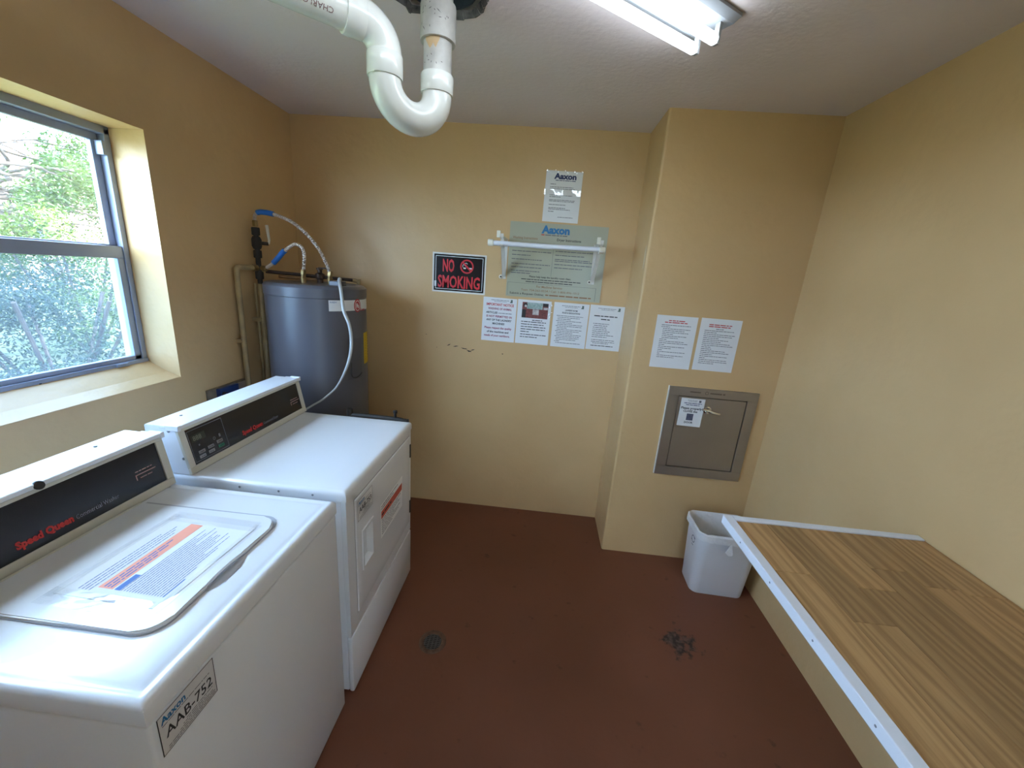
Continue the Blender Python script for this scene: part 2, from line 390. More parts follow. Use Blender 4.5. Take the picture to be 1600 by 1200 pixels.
# ceiling with a broken hole round the drop pipe
HC = (1.195, -1.105); hr = random.Random(3)
hole = []
for i in range(26):
    a = 2*PI*i/26; r = 0.135+hr.uniform(-0.016, 0.018)+(0.012 if -0.6 < a-PI*0.5 < 0.6 else 0); hole.append((HC[0]+1.08*r*math.cos(a), HC[1]+r*math.sin(a)))
bm = NB()
def rectpt(a):
    c, s = math.cos(a), math.sin(a); t = min(((W+0.2-HC[0])/c if c > 1e-9 else 1e9), ((-0.25-HC[0])/c if c < -1e-9 else 1e9), ((0.2-HC[1])/s if s > 1e-9 else 1e9), ((YN-0.2-HC[1])/s if s < -1e-9 else 1e9))
    return (HC[0]+c*t, HC[1]+s*t)
angs = sorted([2*PI*i/26 for i in range(26)])
lo_in = [bm.verts.new((x, y, H)) for x, y in hole]; hi_in = [bm.verts.new((HC[0]+(x-HC[0])*1.12, HC[1]+(y-HC[1])*1.12, H+0.2)) for x, y in hole]
corners = [(math.atan2(y-HC[1], x-HC[0]) % (2*PI), (x, y)) for x, y in ((W+.2, .2), (-.25, .2), (-.25, YN-.2), (W+.2, YN-.2))]
outer = [bm.verts.new((*rectpt(a), H)) for a in angs]; outer_hi = [bm.verts.new((*rectpt(a), H+0.2)) for a in angs]
for i in range(26):
    j = (i+1) % 26; a0 = angs[i]; a1 = angs[j] if j else 2*PI
    cs = [c for c in corners if a0 < c[0] < a1]
    mid = [bm.verts.new((*c[1], H)) for c in cs]; midh = [bm.verts.new((*c[1], H+0.2)) for c in cs]
    bm.faces.new([lo_in[i], lo_in[j], outer[j]]+mid[::-1]+[outer[i]])
    bm.faces.new([hi_in[i], hi_in[j], outer_hi[j]]+midh[::-1]+[outer_hi[i]])
    bm.faces.new([lo_in[i], lo_in[j], hi_in[j], hi_in[i]])
    bm.faces.new([outer[i]]+mid+[outer[j]]+[outer_hi[j]]+midh[::-1]+[outer_hi[i]]) if not mid else (bm.faces.new([outer[i], mid[0], midh[0], outer_hi[i]]), bm.faces.new([mid[0], outer[j], outer_hi[j], midh[0]]))
ceiling = struct('ceiling', bm, M_ceil)
bm = NB(); box(bm, HC[0]-0.3, HC[0]+0.3, HC[1]-0.3, HC[1]+0.3, H+0.205, H+0.23); obj('void_lid', bm, M_darkseam, ceiling)
bm = NB(); lathe(bm, [(.118, H+.0135), (.130, H+.03), (.150, H+.198)], 26, HC); obj('void_shade_liner', bm, mat('painted_void_shade', (62, 68, 80), .9), ceiling)  # dark colour paints the shade up inside the hole
bm = NB(); hr = random.Random(5)      # crumbling dark rim of the hole
pin = [(HC[0]+(x-HC[0])*hr.uniform(.86, .96), HC[1]+(y-HC[1])*hr.uniform(.86, .96)) for x, y in hole]
pout = [(HC[0]+(x-HC[0])*hr.uniform(1.01, 1.09), HC[1]+(y-HC[1])*hr.uniform(1.01, 1.08)) for x, y in hole]
for i in range(26):
    j = (i+1) % 26
    A = [(*pin[i], H+0.012), (*pin[j], H+0.012), (*pout[j], H-0.001), (*pout[i], H-0.001)]
    m4 = [(*hole[i], H-0.005-hr.random()*0.004), (*hole[j], H-0.005)]
    bm.faces.new([bm.verts.new(A[0]), bm.verts.new(A[1]), bm.verts.new(m4[1]), bm.verts.new(m4[0])])
    bm.faces.new([bm.verts.new(m4[0]), bm.verts.new(m4[1]), bm.verts.new(A[2]), bm.verts.new(A[3])])
obj('broken_rim', bm, mat('broken_plaster', (110, 106, 104), 0.9, rgb2=(44, 42, 44), vscale=40, bump=0.8, bscale=90), ceiling)
# walls
WY0, WY1, WZ0, WZ1 = -2.45, -0.957, 1.098, 2.089     # window opening in the left wall, unseen near end widened for more light
bm = NB()
box(bm, -0.25, 0, WY1, 0.2, 0, H); box(bm, -0.25, 0, YN-.2, WY0, 0, H); box(bm, -0.25, 0, WY0, WY1, 0, WZ0); box(bm, -0.25, 0, WY0, WY1, WZ1, H)
wall_left = struct('wall_left', bm, M_wall)
bm = NB(); box(bm, 0, W+0.2, 0, 0.2, 0, H); wall_back = struct('wall_back', bm, M_wall)
bm = NB(); box(bm, W, W+0.2, YN, 0, 0, H); wall_right = struct('wall_right', bm, M_wall)
bm = NB(); box(bm, 0, 1.30, YN-.2, YN, 0, H); box(bm, 2.20, W, YN-.2, YN, 0, H); box(bm, 1.30, 2.20, YN-.2, YN, 2.05, H); struct("wall_near", bm, M_wall)
# unseen door added ajar behind the camera, its gap lets in fill light
dr = thing('fill_door_1', 'door', 'door', (1.67, YN-.1, 0)); del dr['category'], dr['label']; finish(dr, kind='structure')
bm = NB(); box(bm, 1.302, 2.05, YN-.12, YN-.08, .005, 2.045, .003); obj('door_leaf', bm, mat('door_paint', (196, 190, 178), .5, var=.03), dr)
bm = NB(); lathe_dir(bm, [(0, 0), (.012, 0), (.012, .03), (.028, .04), (.028, .06), (0, .065)], (1.98, YN-.08, 1.0), (0, 1, 0), 16); obj('door_knob', bm, MATS['chrome'] if 'chrome' in MATS else M_wall, dr, True)
bm = NB(); box(bm, XP, W+0.05, -YP, 0.05, -0.03, H+0.03, 0.012, 3); wall_pillar = struct('wall_pillar', bm, M_wall)
# small marks on the paint
M_scuff = mat('scuff', (58, 50, 42), 0.8); M_chip = mat('bare_plaster', (222, 218, 206), 0.8)
FB = Fr((0, 0, 0), (1, 0, 0), (0, 0, 1))       # back wall, facing the room
bm = NB(); sr = random.Random(11)
for a, b, l, t in ((0.99, 1.168, .03, .4), (1.03, 1.166, .04, .1), (1.085, 1.162, .035, -.25), (1.10, 1.158, .03, -.1), (1.12, 1.152, .04, -.4), (1.15, 1.150, .03, .2), (1.13, 1.140, .03, .1)):
    F = FB.sub(a, b, t); poly(bm, F, [(0, 0), (l*.4, -.003), (l, .001), (l*.6, .004)], 0.0006)
obj('scuff_mark', bm, M_scuff, wall_back)
bm = NB(); poly(bm, FB.sub(1.36, 1.142), [(0, 0), (.008, -.002), (.009, .004), (.001, .005)], .0006); poly(bm, FB.sub(0.845, 1.232), [(0, 0), (.006, -.003), (.008, .003)], .0006); poly(bm, FB.sub(0.92, 1.15), [(0, 0), (.005, -.002), (.004, .004)], .0006)
obj('nail_hole', bm, M_scuff, wall_back)
FPL = Fr((XP, 0, 0), (0, -1, 0), (0, 0, 1))    # pillar's left face
bm = NB(); poly(bm, FPL, [(.300, 1.73), (.309, 1.74), (.312, 1.80), (.307, 1.855), (.301, 1.85), (.298, 1.79)], .0006); obj('paint_chip', bm, M_chip, wall_pillar)
bm = NB(); poly(bm, FPL, [(.300, .90), (.306, .91), (.304, .95)], .0006); obj('paint_chip', bm, M_chip, wall_pillar)

# ------------------------------------------------------------------ window
win = thing('window_1', 'grey aluminium sash window in the left wall above the machines', 'window', (-0.15, (WY0+WY1)/2, WZ0)); del win['category']; finish(win, kind='structure')
XF = -0.15; FT = 0.03; zs0 = 1.172; zs1 = WZ1-0.008
def bar(nm, x0, x1, y0, y1, z0, z1, m=M_alu, par=win, bev=0.002): b = NB(); box(b, x0, x1, y0, y1, z0, z1, bev); return obj(nm, b, m, par)
bar('frame_jamb', XF-.05, XF+.004, WY1-0.022, WY1, zs0-.02, zs1); bar('frame_jamb', XF-.05, XF+.004, WY0, WY0+0.022, zs0-.02, zs1)
bar('frame_head', XF-.05, XF+.004, WY0, WY1, zs1-.02, WZ1+.001); bar('frame_sill', XF-.05, XF+.008, WY0, WY1, zs0-.02, zs0+.004)
zr = 1.636
ya, yb = WY0+.022, WY1-.022
up = bar('upper_sash', XF-.045, XF-.025, ya, yb, zs1-.048, zs1-.02)
for nm, y0, y1, z0, z1 in (('stile', ya, ya+.028, zr-.005, zs1-.048), ('stile', yb-.028, yb, zr-.005, zs1-.048), ('bottom_rail', ya, yb, zr-.008, zr+.018)): bar(nm, XF-.045, XF-.025, y0, y1, z0, z1, par=up)
lo = bar('lower_sash', XF-.022, XF-.002, ya, yb, zr-.036, zr+.012)
for nm, y0, y1, z0, z1 in (('stile', ya, ya+.026, zs0+.004, zr-.036), ('stile', yb-.026, yb, zs0+.004, zr-.036), ('bottom_rail', ya, yb, zs0+.004, zs0+.022)): bar(nm, XF-.022, XF-.002, y0, y1, z0, z1, par=lo)
M_pane = pane_material('window_glass', 0.006, (0.85, 0.92, 1.0)); M_screen = pane_material('dusty_screened_glass', 0.022, (0.62, 0.76, 0.95), tint=(0.55, 0.62, 0.70))
bar('pane', XF-.037, XF-.034, ya+.024, yb-.024, zr+.012, zs1-.044, M_pane, up, 0); bar('pane', XF-.014, XF-.011, ya+.022, yb-.022, zs0+.02, zr-.032, M_screen, lo, 0)
bar('sash_latch', XF-.03, XF+.008, -0.995, -0.979, 1.985, 2.035); bar('sash_latch', XF+.006, XF+.016, -1.10, -1.05, zs0-.012, zs0+.002)
b = NB(); box(b, XF+.006, XF+.010, -1.362, -1.356, zs0-.035, zs0-.01); obj('sash_pull', b, M_darkseam, win)
bm = NB(); Fs = Fr((0, 0, 0), (1, 0, 0), (0, 0, 1))   # sloped plaster sill
prism(bm, Fr((0, WY1, 0), (1, 0, 0), (0, 0, 1)), [(-0.2, WZ0+.0005), (-.0008, WZ0+.0005), (-.0008, WZ0+.002), (-0.06, WZ0+.022), (-0.142, zs0-.012), (-0.2, zs0-.006)], 0, WY1-WY0)
obj('window_sill', bm, M_wall, win)

# ------------------------------------------------------------------ fluorescent light
LD = Vector((.818, .575, 0)).normalized(); LP = Vector((LD.y, -LD.x, 0)); tipc = Vector((2.04, -1.015, 0))
FL = Fr((tipc.x, tipc.y, H), -LD, LP)          # u runs back along the lamp, v to the right edge; n points up or down
sgn = 1 if FL.n.z > 0 else -1
root = thing('ceiling_light', 'bare twin-tube fluorescent batten light fixed diagonally to the ceiling', 'light', (tipc.x-LD.x*.6, tipc.y-LD.y*.6, H-.09))
bm = NB(); t = [(-.085, H-.0005), (-.085, H-.010), (-.060, H-.020), (.060, H-.020), (.085, H-.010), (.085, H-.0005)]
def Lp(s, q, z): return Vector((tipc.x-LD.x*s+LP.x*q, tipc.y-LD.y*s+LP.y*q, z))
ends = []
for s in (-.045, 1.265): ends.append([bm.verts.new(Lp(s, q, z)) for q, z in t])
bm.faces.new(ends[0]); bm.faces.new(ends[1][::-1])
for i in range(6): bm.faces.new([ends[0][i], ends[0][(i+1) % 6], ends[1][(i+1) % 6], ends[1][i]])
obj('housing', bm, mat('lamp_housing', (140, 144, 150), 0.5, var=0.05), root)
LS = 1 if FL.n.z > 0 else -1
M_tube = emit_material('lit_tube', (0.80, 0.91, 1.0), TUBE_STRENGTH)
for q in (-.036, .036):
    bm = NB(); tube(bm, [Lp(s, q, H-.066) for s in (.0, .006, .3, .6, .9, 1.214, 1.22)], lambda i: .0125 if i in (0, 6) else .016, 14); tb = obj('tube', bm, M_tube, root, True)
    for s in (-.014, 1.22):
        bm = NB(); F = Fr(Lp(s, q, H-.066), LP, (0, 0, 1)); plate(bm, Fr(Lp(s, q, H-.066), -LD, LP), 0, -.009, .012, .009, -.012*LS, .0475*LS, .001); obj('lamp_holder', bm, mat('lamp_holder', (150, 152, 154), .5), root)

# ------------------------------------------------------------------ drain pipe with trap
root = thing('drain_pipe', 'white plastic waste pipe with a U-bend trap hanging from the ceiling', 'pipe', (1.13, -1.17, 2.07))
R0 = Vector((1.194, -1.110, 0)); UD = Vector((-.735, -.678, 0)).normalized(); sep = 0.172; L0 = R0+UD*sep; br = sep/2
bm = NB(); tube(bm, [R0+Vector((0, 0, z)) for z in (2.24, 2.30, 2.40, 2.66)], .0445, 28); drop = obj('drop_pipe', bm, M_pvcold, root, True)
bm = NB(); lathe(bm, [(.0446, 2.338), (.0545, 2.338), (.0550, 2.343), (.0550, 2.428), (.0535, 2.436), (.0446, 2.436)], 30, (R0.x, R0.y)); obj('coupling', bm, M_pvcold, root, True)
bm = NB(); F = None
def on_cyl(c, r, ang0):
    return lambda a, b: Vector((c.x+r*math.cos(ang0+a/r), c.y+r*math.sin(ang0+a/r), b))
fn = on_cyl(R0, .0449, -PI/2-.15)
tl_ = [(-.024, 2.330), (-.018, 2.322), (-.012, 2.313), (-.006, 2.306), (.0, 2.313), (.004, 2.320), (.009, 2.311), (.013, 2.308), (.018, 2.320), (.024, 2.331)]
for (a0, z0), (a1, z1) in zip(tl_, tl_[1:]): bm.faces.new([bm.verts.new(fn(a, z)) for a, z in ((a0, z0), (a1, z1), (a1, 2.3385), (a0, 2.3385))])
obj('torn_label', bm, mat('tan_label', (206, 176, 136), .7), root)
bm = NB(); sr = random.Random(8)
for k in range(16):
    a = sr.uniform(-.05, .05); z = sr.uniform(2.345, 2.425); l = sr.uniform(.004, .02); t = sr.uniform(-1.5, 1.5)
    f2 = on_cyl(R0, .0553, -PI/2); pts = [(0, 0), (l*.5, .0012), (l, 0), (l*.5, -.0012)]
    bm.faces.new([bm.verts.new(f2(a+x*math.cos(t)-y*math.sin(t), z+x*math.sin(t)+y*math.cos(t))) for x, y in pts])
for k in range(7):
    a = sr.uniform(-.04, .04); z = sr.uniform(2.26, 2.30); l = sr.uniform(.004, .015); t = sr.uniform(-1.5, 1.5)
    f2 = on_cyl(R0, .0449, -PI/2); bm.faces.new([bm.verts.new(f2(a+x*math.cos(t)-y*math.sin(t), z+x*math.sin(t)+y*math.cos(t))) for x, y in pts])
obj('cement_smear', bm, mat('cement_smear', (96, 90, 92), .8), root)['kind'] = 'stuff'
def hub(c, z0, z1, nm='hub', d=None):
    bm = NB(); L = z1-z0; prof = [(.044, 0), (.0505, 0), (.0520, .003), (.0520, L-.004), (.0505, L), (.0440, L)]
    lathe_dir(bm, prof, (c.x, c.y, z0) if d is None else c, (0, 0, 1) if d is None else d, 32); return obj(nm, bm, M_pvc, root, True)
zU = 2.192
bm = NB(); pth = [R0+Vector((0, 0, z)) for z in (2.225, 2.21)]
for i in range(25):
    a = PI*i/24; c = (R0+L0)/2; pth.append(Vector((0, 0, zU-br*math.sin(a)))+c-UD*br*math.cos(a))
pth += [L0+Vector((0, 0, z)) for z in (2.21, 2.225)]
tube(bm, pth, .0470, 30); obj('trap_bend', bm, M_pvc, root, True)
hub(R0, 2.196, 2.250); hub(L0, 2.190, 2.250)
be = .068; zc = 2.246; bm = NB(); pth = [L0+Vector((0, 0, zc-.03))]
for i in range(15):
    a = PI/2*i/14; pth.append(L0+UD*(be-be*math.cos(a))+Vector((0, 0, zc+be*math.sin(a))))
pth.append(L0+UD*(be+.02)+Vector((0, 0, zc+be)))
tube(bm, pth, .0485, 30); obj('elbow', bm, M_pvc, root, True)
EZ = zc+be
hub(L0+UD*(be-.004)+Vector((0, 0, EZ)), 0, .052, 'hub', UD)
bm = NB(); tube(bm, [L0+UD*(be+.03+s)+Vector((0, 0, EZ)) for s in (0, .1, .3, .6, .9, 1.18)], .0445, 28); arm = obj('waste_arm', bm, M_pvc, root, True)
# printed along the arm, upside down as seen from below
A0 = L0+UD*(be+.048)+Vector((0, 0, EZ)); PERP = Vector((UD.y, -UD.x, 0))
def on_arm(a, b):
    ang = math.radians(-30)+b/.0447; return A0+UD*a+(PERP*math.cos(ang)*SG+Vector((0, 0, math.sin(ang))))*.0449
SG = 1 if PERP.y < 0 else -1     # side that faces the room
bm = NB(); text(bm, None, 'CHARLOTTE', .035, -.012, .019, fn=lambda a, b: on_arm(a, -b-.012)); obj('lettering', bm, mat('pipe_print', (120, 84, 86), .6), root)
# collar strap that carries the arm from the ceiling
bm = NB(); box(bm, A0.x+UD.x*.55-.012, A0.x+UD.x*.55+.012, A0.y+UD.y*.55-.002, A0.y+UD.y*.55+.002, EZ+.04, H); obj('hanger', bm, M_steel, root)

# ------------------------------------------------------------------ water heater
HX, HY, HR = .335, -.385, .257
root = thing('water_heater', 'tall grey cylindrical electric water heater in the back corner', 'water heater', (HX, HY, 0))
bm = NB(); lathe(bm, [(0, .03), (HR-.01, .03), (HR, .04), (HR, 1.462), (HR+.0035, 1.466), (HR+.0035, 1.512), (HR-.006, 1.524), (HR-.022, 1.529), (HR-.04, 1.527), (0, 1.530)], 64, (HX, HY)); obj('jacket', bm, M_heater, root, True)
bm = NB(); lathe(bm, [(0, 0), (HR-.03, 0), (HR-.03, .032), (0, .032)], 40, (HX, HY)); obj('base_ring', bm, M_darkseam, root)
def patch(bm, a0, a1, z0, z1, dr=.0008, seg=12):
    V = [[bm.verts.new((HX+(HR+dr)*math.cos(math.radians(a0+(a1-a0)*i/seg)), HY+(HR+dr)*math.sin(math.radians(a0+(a1-a0)*i/seg)), z)) for z in (z0, z1)] for i in range(seg+1)]
    for i in range(seg): bm.faces.new([V[i][0], V[i+1][0], V[i+1][1], V[i][1]])
def on_heat(a0, z0, dr=.0014): return lambda a, b: Vector((HX+(HR+dr)*math.cos(math.radians(a0)+a/HR), HY+(HR+dr)*math.sin(math.radians(a0)+a/HR), z0+b))
bm = NB(); patch(bm, -49, 30, 1.402, 1.458); obj('brand_label', bm, M_paper, root)
bm = NB(); fnh = on_heat(-49, 1.444); text(bm, None, 'RHEEM', .006, 0, .010, fn=fnh); words(bm, Fr((0, 0, 0), (1, 0, 0), (0, 1, 0)), 0, .001, 0, .0005, 0, random.Random(1)); bm2 = bm
bm.free(); bm = NB(); text(bm, None, 'RHEEM', .006, 0, .011, fn=fnh); obj('small_print', bm, M_blueink, root)
fc = on_heat(-11, 1.428, .0018); bm = NB(); n = 32
cv = bm.verts.new(fc(0, 0)); rg = [bm.verts.new(fc(.028*math.cos(2*PI*i/n), .036*math.sin(2*PI*i/n))) for i in range(n)]
for i in range(n): bm.faces.new([cv, rg[i], rg[(i+1) % n]])
obj('round_logo', bm, mat('logo_red', (176, 40, 46), .45), root)
fc2 = on_heat(-11, 1.428, .0024); bm = NB()
rg = [(bm.verts.new(fc2(.021*math.cos(2*PI*i/n), .028*math.sin(2*PI*i/n))), bm.verts.new(fc2(.018*math.cos(2*PI*i/n), .0245*math.sin(2*PI*i/n)))) for i in range(n)]
for i in range(n): j = (i+1) % n; bm.faces.new([rg[i][0], rg[j][0], rg[j][1], rg[i][1]])
text(bm, None, 'R', -.011, -.012, .034, bold=.02, fn=fc2); text(bm, None, 'h', .0, -.012, .030, bold=.02, fn=fc2); obj('logo_mark', bm, M_paper, root)
bm = NB(); text(bm, None, 'Rheem', .018, -.030, .022, bold=.02, fn=fc2); obj('brand_lettering', bm, mat('logo_red', 0), root)
bm = NB(); patch(bm, 1.5, 28, 1.088, 1.270); obj('energy_label', bm, mat('yellow_label', (216, 184, 40), .6), root)
bm = NB(); fe = on_heat(1.5, 1.10, .0016)
for k in range(9): bm.faces.new([bm.verts.new(fe(x, .012+k*.016+y)) for x, y in ((.02, 0), (.09, 0), (.09, .005), (.02, .005))])
obj('label_print', bm, M_ink, root)
bm = NB(); patch(bm, -30, -6, 1.02, 1.25, .004, 8); obj('access_cover', bm, mat('heater_cover', (74, 75, 84), .35, var=.04), root)
bm = NB(); fe = on_heat(-26, 1.03, .012); tube(bm, smooth_path([fe(0, .09), fe(0, .02), fe(.02, 0), fe(.05, .004), fe(.075, .02)], 5), .003, 8); obj('wire_loop', bm, M_darkseam, root)
# fittings on top
def stub(x, y, nm='inlet_stub'):
    bm = NB(); lathe(bm, [(0, 1.527), (.015, 1.527), (.015, 1.558), (.012, 1.56), (.012, 1.575), (0, 1.575)], 16, (x, y)); return obj(nm, bm, M_brass, root, True)
stub(.405, -.37); stub(.299, -.45)
bm = NB(); lathe(bm, [(0, 1.527), (.016, 1.527), (.016, 1.548), (.024, 1.552), (.024, 1.578), (.012, 1.584), (.012, 1.60), (.018, 1.602), (.018, 1.610), (0, 1.612)], 14, (.325, -.33)); box(bm, .318, .375, -.336, -.324, 1.606, 1.614); obj('relief_valve', bm, mat('valve_bronze', (84, 62, 48), .5, metal=.4, var=.3, vscale=40), root, True)
bm = NB(); box(bm, .452, .52, -.475, -.415, 1.526, 1.552, .004); obj('junction_cover', bm, M_heater, root)
# flexible connectors
def hose(nm, pts, sl0, sl1, label):
    P = resample(smooth_path(pts, 12), .0030); n = len(P)
    root2 = thing(nm, label, 'hose', P[-1], 'corrugated hoses above the water heater')
    bm = NB(); tube(bm, P, lambda i: (.0092, .0092, .0066)[i % 3], 10); obj('corrugated_tube', bm, M_hose, root2)
    a, b = int(n*sl0), int(n*sl1); bm = NB(); tube(bm, P[a:b], .0135, 14); obj('blue_sleeve', bm, M_sleeve, root2, True)
    for q, d in ((P[0], P[1]-P[0]), (P[-1], P[-2]-P[-1])):
        bm = NB(); lathe_dir(bm, [(0, -.004), (.0135, -.004), (.0145, 0), (.0145, .020), (.012, .026), (0, .026)], q, d, 6); obj('nut', bm, M_brass, root2)
hose('water_hose', [(.053, -.45, 1.804), (.053, -.45, 1.843), (.066, -.449, 1.866), (.10, -.446, 1.873), (.164, -.438, 1.864), (.236, -.425, 1.838), (.295, -.41, 1.793), (.353, -.395, 1.723), (.387, -.38, 1.65), (.404, -.37, 1.59), (.405, -.37, 1.572)], .12, .27, 'longer corrugated hose arching high over the water heater from the black riser top')
hose('water_hose', [(.070, -.45, 1.588), (.089, -.45, 1.590), (.132, -.45, 1.617), (.165, -.45, 1.648), (.198, -.45, 1.682), (.243, -.45, 1.715), (.272, -.45, 1.724), (.302, -.45, 1.708), (.312, -.45, 1.668), (.304, -.45, 1.602), (.299, -.45, 1.572)], .18, .42, 'shorter corrugated hose with bright blue sleeve looping low onto the water heater')
# riser with valve
root = thing('supply_riser', 'black and tan vertical supply pipe with a white lever valve beside the water heater', 'pipe', (.05, -.455, 0))
RX, RY = .053, -.452
bm = NB(); tube(bm, [(RX, RY, z) for z in (1.50, 1.62, 1.79)], .0125, 14); obj('black_pipe', bm, M_blackpipe, root, True)
for z in (1.55, 1.66, 1.775):
    bm = NB(); lathe(bm, [(0, z-.02), (.018, z-.02), (.020, z-.015), (.020, z+.015), (.018, z+.02), (0, z+.02)], 12, (RX, RY)); obj('fitting', bm, M_blackpipe, root, True)
bm = NB(); lathe(bm, [(0, 1.685), (.017, 1.685), (.024, 1.70), (.024, 1.735), (.017, 1.75), (0, 1.75)], 14, (RX, RY)); tube(bm, [(RX, RY, 1.717), (RX+.045, RY+.03, 1.717)], .009, 10); vb = obj('valve_body', bm, M_blackpipe, root, True)
bm = NB(); tube(bm, [(RX+.045, RY+.03, 1.717), (RX+.048, RY+.034, 1.735), (RX+.040, RY+.034, 1.812)], lambda i: (.006, .006, .009)[i], 10); obj('lever', bm, M_cream, root, True)
bm = NB(); tube(bm, [(RX, RY, 0.01), (RX, RY, .8), (RX, RY, 1.505)], .016, 14); obj('tan_pipe', bm, M_tanpipe, root, True)
bm = NB(); tube(bm, [(RX-.030, RY, 0.01), (RX-.030, RY, 1.505)], .007, 8); obj('thin_pipe', bm, M_tanpipe, root, True)
for z in (.5, 1.3):
    bm = NB(); box(bm, 0.0, RX, RY-.02, RY+.02, z, z+.02); obj('pipe_clip', bm, M_tanpipe, root)
root = thing('wall_pipe', 'tan painted pipe turning down the left wall behind the dryer', 'pipe', (.03, -.585, 0))
bm = NB(); tube(bm, smooth_path([(.03, -.588, .01), (.03, -.588, .5), (.03, -.588, 1.0), (.03, -.588, 1.4), (.03, -.588, 1.56), (.032, -.582, 1.584), (.036, -.566, 1.590), (.044, -.52, 1.589), (.050, -.475, 1.588)], 6), .0135, 14); obj('pipe_run', bm, M_tanpipe, root, True)
bm = NB(); tube(bm, [(.05, -.495, 1.588), (.051, -.470, 1.588)], .018, 8); obj('union_nut', bm, M_brass, root)
for z in (.6, 1.2):
    bm = NB(); box(bm, 0.0, .03, -.606, -.570, z, z+.018); obj('pipe_clip', bm, M_tanpipe, root)
# dark pipe lying across the heater top to the corner
root = thing('branch_pipe', 'thin dark branch pipe running behind hoses above the water heater top', 'pipe', (.42, -.13, 1.55))
bm = NB(); tube(bm, smooth_path([(.075, -.432, 1.573), (.16, -.36, 1.567), (.26, -.27, 1.560), (.36, -.185, 1.553), (.42, -.135, 1.549)], 4), .0095, 10); obj('dark_pipe', bm, mat('dark_branch', (62, 44, 40), .6, var=.3, vscale=30), root, True)
bm = NB(); tube(bm, smooth_path([(.42, -.135, 1.549), (.44, -.118, 1.545), (.45, -.112, 1.53), (.45, -.112, 1.45), (.45, -.112, .4), (.45, -.112, .01)], 4), .012, 10); obj('down_leg', bm, M_tanpipe, root, True)
bm = NB(); tube(bm, [(.12, -.39, 1.548), (.20, -.36, 1.545), (.31, -.335, 1.545)], .008, 8); obj('copper_stub', bm, mat('copper', (150, 110, 76), .45, metal=.6, var=.3, vscale=30), root, True)
# white power cable
P = resample(smooth_path([(.49, -.445, 1.548), (.515, -.47, 1.562), (.54, -.53, 1.56), (.591, -.615, 1.512), (.624, -.66, 1.423), (.65, -.665, 1.362), (.661, -.667, 1.299), (.659, -.668, 1.234), (.645, -.672, 1.168), (.622, -.678, 1.106), (.588, -.684, 1.04), (.557, -.692, 1.002), (.509, -.702, .958), (.475, -.712, .936), (.44, -.722, .912), (.36, -.724, .86)], 6), .012)
bm = NB(); n = len(P); tube(bm, P, lambda i: .0085 if i < n*.5 else max(.0048, .0085-.0037*(i-n*.5)/(n*.2)), 10); o = obj('power_cable', bm, mat('cable_white', (176, 178, 178), .4, var=.06, vscale=60), None, True)
finish(o, 'white power cable curving down from the water heater top to the dryer', 'cable')

# ------------------------------------------------------------------ utility box broken into the wall
root = thing('utility_box', 'small blue box set in a broken plaster recess behind the dryer console', 'outlet box', (0.01, -.69, .86))
bm = NB(); box(bm, 0.0, .012, -.84, -.55, .86, 1.0, .003); obj('plaster_surround', bm, mat('raw_plaster', (132, 114, 90), .9, rgb2=(104, 92, 76), vscale=30, bump=.8, bscale=70), root)
bm = NB(); box(bm, .012, .035, -.79, -.665, .865, .995, .003); obj('blue_plate', bm, mat('blue_plastic', (30, 52, 96), .4), root)
bm = NB(); box(bm, .012, .024, -.655, -.565, .88, .99, .003); obj('socket_plate', bm, mat('old_ivory', (150, 130, 112), .6, var=.2, vscale=30), root)
bm = NB(); lathe_dir(bm, [(0, 0), (.012, 0), (.012, .02), (0, .02)], (.035, -.77, .965), (1, 0, 0), 12); obj('screw_cap', bm, M_darkseam, root)

# ------------------------------------------------------------------ machines
def edges(a0, a1, n, r=.013):
    e = [0, .12*r, .3*r, .6*r, r]
    return [a0+v for v in e]+[a0+r+(a1-a0-2*r)*i/n for i in range(1, n)]+[a1-v for v in e[::-1]]
def round_edge(a, b, a0, a1, b0, b1, r):
    d = min(a-a0, a1-a, b-b0, b1-b); d = max(d, 0)
    return -(r-math.sqrt(max(r*r-(r-d)**2, 0))) if d < r else 0.0
FT_ = Fr((0, 0, 0), (1, 0, 0), (0, 1, 0))
def console(root, y0, y1, zb, zt, xb, xt, xf):
    """wedge-shaped rear console: xb back, xt front of the top, xf front of the foot"""
    F = Fr((0, y1, 0), (1, 0, 0), (0, 0, 1))   # n points to -y
    bm = NB(); prism(bm, F, [(xb, zb), (xf-.004, zb), (xt-.004, zt-.012), (xt-.004, zt), (xb+.004, zt), (xb, zt-.004)], 0.004, y1-y0-.004); body = obj('console_body', bm, M_white, root)
    dz = zt-.012-zb; dx = xf-xt; L = math.hypot(dx, dz); P = Fr((xf, y0, zb), (0, 1, 0), (-dx, 0, dz))
    wd = y1-y0
    bm = NB(); plate(bm, P, .026, .026, wd-.026, L-.010, -.004, .0015); pan = obj('console_panel', bm, M_black, root)
    for nm, a0, b0, a1, b1 in (('panel_trim', 0, .002, wd, .026), ('panel_trim', 0, .026, .026, L-.010), ('panel_trim', wd-.026, .026, wd, L-.010), ('panel_trim', 0, L-.010, wd, L)):
        bm = NB(); plate(bm, P, a0+.001, b0, a1-.001, b1, -.006, .005, .0015); obj(nm, bm, M_cream, root)
    bm = NB(); plate(bm, P, 0.02, -.012, wd-.02, .001, -.03, .001); obj('foot_strip', bm, mat('grey_foot', (170, 168, 160), .5), root)  # grey strip along the console foot
    bm = NB(); box(bm, xt-.060, xt+.010, y0, y1, zt-.010, zt+.003, .003); obj('top_cap', bm, M_white, root)
    for ya in (y0-.004, y1-.008):
        bm = NB(); box(bm, xt-.035, xt+.013, ya, ya+.012, zt-.014, zt+.006, .002); obj('cap_end', bm, M_white, root)
    return P, L, wd
